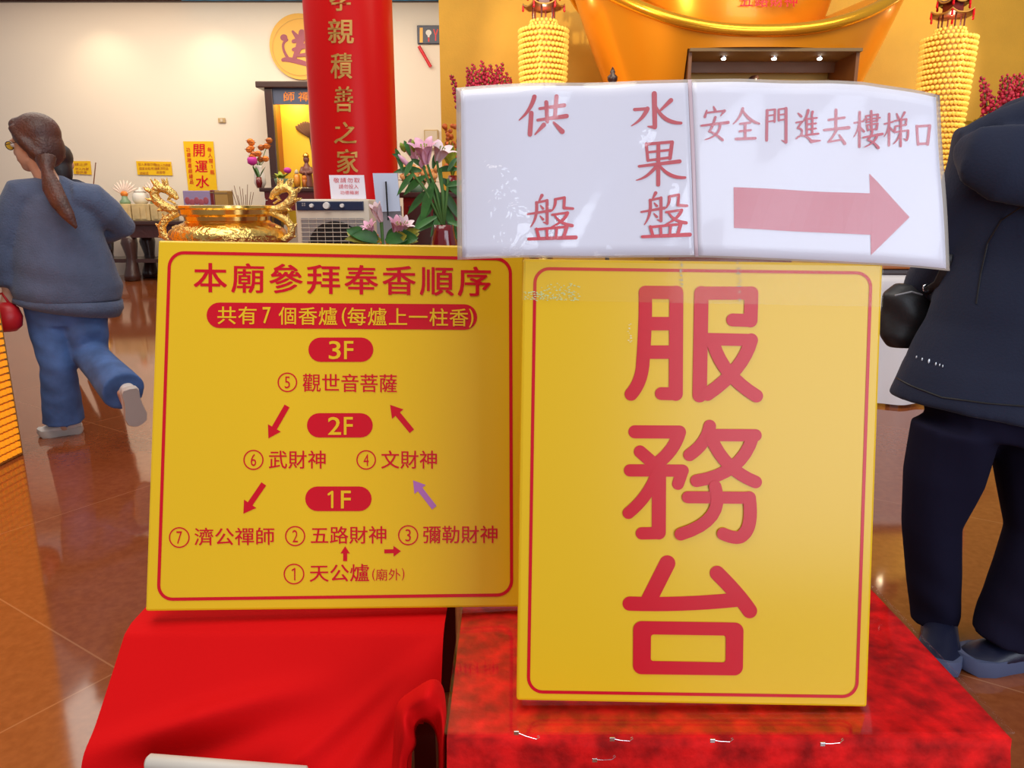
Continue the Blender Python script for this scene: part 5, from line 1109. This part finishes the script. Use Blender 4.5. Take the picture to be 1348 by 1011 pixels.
rbag = thing('red_bag', (hL.x-.03, hL.y-.02, hL.z-.22), 'red bag in the hand of the walker at the left edge', 'bag')
c = V((hL.x-.035, hL.y-.02, hL.z-.12)); m = MB(); m.tube([(c+V((0, 0, .07)), .05, .03), (c+V((0, 0, .045)), .085, .05), (c, .10, .06), (c-V((0, 0, .05)), .09, .06), (c-V((0, 0, .075)), .06, .04)], 18, side=(1, 0, 0)); m.build('pouch', M['redbag'], rbag, smooth=True)
MB().tube([(c+V((-.03, 0, .06)), .006), (c+V((-.02, 0, .10)), .006), (c+V((.02, 0, .115)), .006), (c+V((.05, 0, .06)), .006)], 8).build('handle', M['redbag'], rbag, smooth=True)

# --- second walker, almost hidden behind
p2 = thing('person', (at(112, 478, 5.6).x, 5.6, 0), 'dark-haired person in dark clothes and white shoes, almost hidden behind the ponytailed walker', 'person')
h2 = at(80, 215, 5.6); s2 = lambda x, y, z: V((h2.x+x, 5.6+y, z)); g2 = at(104, 478, 5.6).x-h2.x
m = MB(); L2, B2 = head_shape(m, h2, (-.3, 1, 0), 1.05)
m.tube([(h2+V((0, 0, -.06)), .05), (s2(.02, 0, 1.36), .055)], 12); m.tube([(s2(.02, 0, 1.38), .12, .07), (s2(.03, 0, 1.2), .16, .1), (s2(.05, 0, .95), .14, .1), (s2(.07, 0, .82), .16, .11)], 16, side=(1, 0, 0))
for sx in (-1, 1):
    m.tube([(s2(.02+sx*.13, 0, 1.33), .05), (s2(.04+sx*.19, -.01, 1.08), .042), (s2(.04+sx*.18, .06, .86), .03)], 12); hand(m, s2(.04+sx*.18, .06, .86), (0, .15, -1), (-sx, 0, 0), .95, .4, 1)
    m.tube([(s2(.07+sx*.08, 0, .82), .08), (s2(.07+sx*.08+g2*.3, .03*sx, .45), .06), (s2(g2+sx*.08, .05*sx, .08), .04), (s2(g2+sx*.08, .1+.05*sx, .04), .03)], 12)
melt(m, .010, 3).build('body', M['skin'], p2, smooth=True); eyes(L2, p2, 1.05)
m = MB(); m.ell(L2(0, -.025, .04), (.092, .11, .10), 18, 12, B2); m.ell(L2(0, -.05, -.05), (.085, .075, .13), 16, 10, B2); m.ell(L2(0, .04, .085), (.07, .05, .04), 14, 9, B2); melt(m, .010, 3).build('hair', M['hairk'], p2, smooth=True)
m = MB(); m.tube([(s2(.02, 0, 1.40), .08, .06), (s2(.02, 0, 1.35), .17, .095), (s2(.03, 0, 1.2), .19, .12), (s2(.05, 0, .95), .175, .125), (s2(.07, 0, .80), .19, .13)], 18, side=(1, 0, 0))
for sx in (-1, 1): m.tube([(s2(.02+sx*.13, 0, 1.33), .065), (s2(.04+sx*.19, -.01, 1.08), .057), (s2(.04+sx*.18, .055, .88), .045)], 12)
melt(m, .012, 3).build('top', M['jacket'], p2, smooth=True)
m = MB(); m.tube([(s2(.07, 0, .88), .165, .12), (s2(.07, 0, .76), .17, .12)], 16, side=(1, 0, 0))
for sx in (-1, 1): m.tube([(s2(.07+sx*.08, 0, .80), .095), (s2(.07+sx*.08+g2*.3, .03*sx, .45), .075), (s2(g2+sx*.08, .05*sx, .10), .062)], 14)
melt(m, .012, 3).build('trousers', M['trouser'], p2, smooth=True)
for sx in (-1, 1): b = s2(g2+sx*.08, .05*sx-.07, 0); shoe(p2, b, b+V((-.05, .25, 0)), s2(g2+sx*.08, .05*sx, .1), (0, 0, 1), M['shoe'], M['sole'], .048)

# --- person in the dark jacket at the right
mn = thing('person', (at(1310, 850, 1.85).x, 1.9, 0), 'person in dark navy hooded jacket and trousers at the right edge, back turned', 'person')
n_ = lambda x, y, Y=1.85: at(x, y, Y)
hc = n_(1432, 62, 1.88); m = MB(); L3, B3 = head_shape(m, hc, (-.45, .9, -.05), 1.06)
side = V((.93, -.3, 0)).normalized()
sL, eL, hL = n_(1292, 205, 1.86), n_(1246, 335, 1.95), n_(1206, 388, 2.06); sR, eR, hR = n_(1520, 200, 1.80), n_(1560, 330, 1.85), n_(1500, 430, 2.0)
m.tube([(hc+V((0, 0, -.06)), .055), (n_(1424, 138), .06)], 12)
m.tube([(n_(1415, 150), .13, .075), (n_(1405, 230), .19, .11), (n_(1390, 360), .165, .11), (n_(1350, 500), .175, .12), (n_(1330, 570), .17, .12)], 18, side=side)
for s_, e, h in ((sL, eL, hL), (sR, eR, hR)): m.tube([(n_(1405, 190), .06), (s_, .058), (s_.lerp(e, .5), .05), (e, .043), (h, .028)], 12)
hand(m, hL, hL-eL, (0, .5, -.6), 1.0, .9, 1); hand(m, hR, hR-eR, (0, .5, -.6), 1.0, .6, 1)
pL, kL, aL = n_(1258, 560), n_(1226, 690, 1.86), n_(1231, 806, 1.88); pR, kR, aR = n_(1366, 565, 1.84), n_(1372, 700, 1.80), n_(1330, 824, 1.77)
for a, b, c in ((pL, kL, aL), (pR, kR, aR)): m.tube([(a, .085), (b, .06), (c, .038), (V((c.x-.03, c.y-.01, .05)), .032)], 12)
melt(m, .0085, 3).build('body', M['skin'], mn, smooth=True); eyes(L3, mn, 1.06)
m = MB(); m.ell(L3(0, -.02, .05), (.088, .105, .088), 18, 12, B3); m.ell(L3(0, -.05, -.02), (.082, .07, .08), 16, 10, B3); melt(m, .009, 3).build('hair', M['hairk'], mn, smooth=True)
m = MB()
m.tube([(n_(1428, 122), .085, .075), (n_(1420, 145), .16, .1), (n_(1410, 178), .245, .13), (n_(1405, 240), .275, .15), (n_(1400, 330), .265, .155), (n_(1386, 430), .29, .165), (n_(1366, 505), .325, .175), (n_(1354, 548), .335, .18)], 28, side=side)
m.tube([(n_(1380, 190), .09), (sL, .088), (sL.lerp(eL, .5), .078), (eL, .068), (eL.lerp(hL, .7), .058), (hL, .042)], 14); m.tube([(n_(1440, 190), .09), (sR, .088), (eR, .07), (eR.lerp(hR, .85), .05)], 14)
m.tube([(n_(1262, 198, 1.83), .03, .02), (n_(1280, 204, 1.775), .068, .03), (n_(1320, 214, 1.745), .088, .04), (n_(1405, 228, 1.72), .095, .05), (n_(1480, 210, 1.72), .08, .04), (n_(1530, 190, 1.78), .03)], 18, side=(0, 0, 1))   # hood lying on the back
m.tube([(n_(1284, 178, 1.84), .03), (n_(1318, 166, 1.81), .04), (n_(1370, 150, 1.79), .05), (n_(1430, 146, 1.77), .05), (n_(1500, 160, 1.78), .03)], 14)
m = melt(m, .009, 4)
for i, v in enumerate(m.v):
    f_ = .005*math.sin(v.z*24+v.x*15+2*math.sin(v.x*7))*(1 if v.z > .8 else .6)+.003*math.sin(v.x*40-v.z*30); m.v[i] = v+V((-f_*.5, f_, 0))
jk = m.build('jacket', M['jacket'], mn, smooth=True)
from mathutils.bvhtree import BVHTree
bv = BVHTree.FromPolygons([v for v in m.v], m.f)
def onjacket(x, y, off=.002):
    d = ray(x, y).normalized(); h = bv.ray_cast(CAM, d); return (h[0]-d*off) if h[0] is not None else at(x, y, 1.7)
for i, (x, y, w, h_) in enumerate([(1206.5, 470, 2.4, 4), (1214, 473, 2.6, 5), (1223, 475.5, 3.4, 7), (1232, 479, 2.4, 5), (1237, 480.5, 1.8, 4), (1241, 482, 1.6, 4)]):
    p = onjacket(x, y); MB().ell(p, (w*.5*1.75e-3, .0012, h_*.5*1.75e-3), 10, 6).build('reflective_dash', M['reflect'], jk, smooth=True)
pts = [onjacket(1180+6*k, interp(1180+6*k, [(1170, 508), (1200, 524), (1240, 539), (1300, 547), (1352, 551)])-16, .001) for k in range(29)]
MB().tube([(p, .0022) for p in pts], 6).build('hem_seam', M['black'], jk)
pts = [onjacket(*q, .001) for q in [(1376, 262), (1345, 272), (1318, 290), (1300, 320), (1291, 360), (1285, 400)]]
MB().tube([(p, .002) for p in pts], 6).build('sleeve_seam', M['black'], jk)
m = MB(); m.tube([(n_(1345, 515), .22, .14), (n_(1335, 545), .225, .15), (n_(1325, 575), .19, .14)], 20, side=side)
m.tube([(pL, .105), (pL.lerp(kL, .5), .098), (kL, .074), (kL.lerp(aL, .55), .070), (aL, .064), (aL+V((0, 0, -.03)), .060)], 18)
m.tube([(pR, .115), (pR.lerp(kR, .5), .10), (kR, .086), (kR.lerp(aR, .55), .086), (aR, .086), (aR+V((-.01, 0, -.04)), .082)], 18)
m = melt(m, .009, 3)
for i, v in enumerate(m.v):
    f_ = .005*math.sin(v.z*16+v.x*38+v.y*11)+.004*math.sin(v.z*52+v.x*30)*math.exp(-((v.z-.12)/.12)**2); m.v[i] = v+V((f_*.5, f_, 0))
m.build('trousers', M['trouser'], mn, smooth=True)
g = ground(1262, 806)
a = V((aL.x+.045, aL.y+.05, 0)); shoe(mn, a, a+V((-.13, -.24, 0)), V((aL.x, aL.y, .11)), (0, 0, 1), M['dshoe'], M['dsole'], .056, sh=1.5)
t0 = ground(1257, 880); shoe(mn, t0+V((.265, .03, 0)), t0, V((aR.x+.02, aR.y, .11)), (0, 0, 1), M['dshoe'], M['dsole'], .056, sh=1.5)
# small black bag hanging in front of the jacket
bg_ = thing('shoulder_bag', n_(1196, 455, 2.02), 'small black shoulder bag hanging beside the tall sign, held by the jacketed person', 'bag')
m = MB(); m.tube([(n_(1196, 374, 2.02), .035, .03), (n_(1194, 385, 2.02), .062, .045), (n_(1194, 415, 2.02), .072, .05), (n_(1194, 440, 2.02), .07, .048), (n_(1193, 456, 2.02), .05, .035)], 20, side=(1, -.1, -.15))
m = melt(m, .007, 2)
for i, v in enumerate(m.v): f_ = .003*math.sin(v.z*60+v.x*40); m.v[i] = v+V((f_, f_, 0))
m.build('pouch', M['bag'], bg_, smooth=True)
MB().tube([(n_(1178, 389, 1.968), .0025), (n_(1200, 384, 1.962), .0025), (n_(1214, 388, 1.966), .0025)], 6).build('zip', M['grey'], bg_)
st = [onjacket(*q, .006) for q in [(1234, 374), (1241, 360), (1247, 345), (1248, 335)]]
MB().tube([(n_(1207, 383, 2.0), .011, .003), (n_(1218, 384, 1.97), .011, .003)]+[(p, .011, .003) for p in st], 8, side=(.6, 0, -.8)).build('strap', M['bag'], bg_, smooth=True)
c = n_(1220, 379, 1.955); MB().tube([(c+V((.010*math.cos(k), 0, .010*math.sin(k))), .0022) for k in [i*.6283 for i in range(11)]], 6).build('strap_ring', M['steel'], bg_, smooth=True)
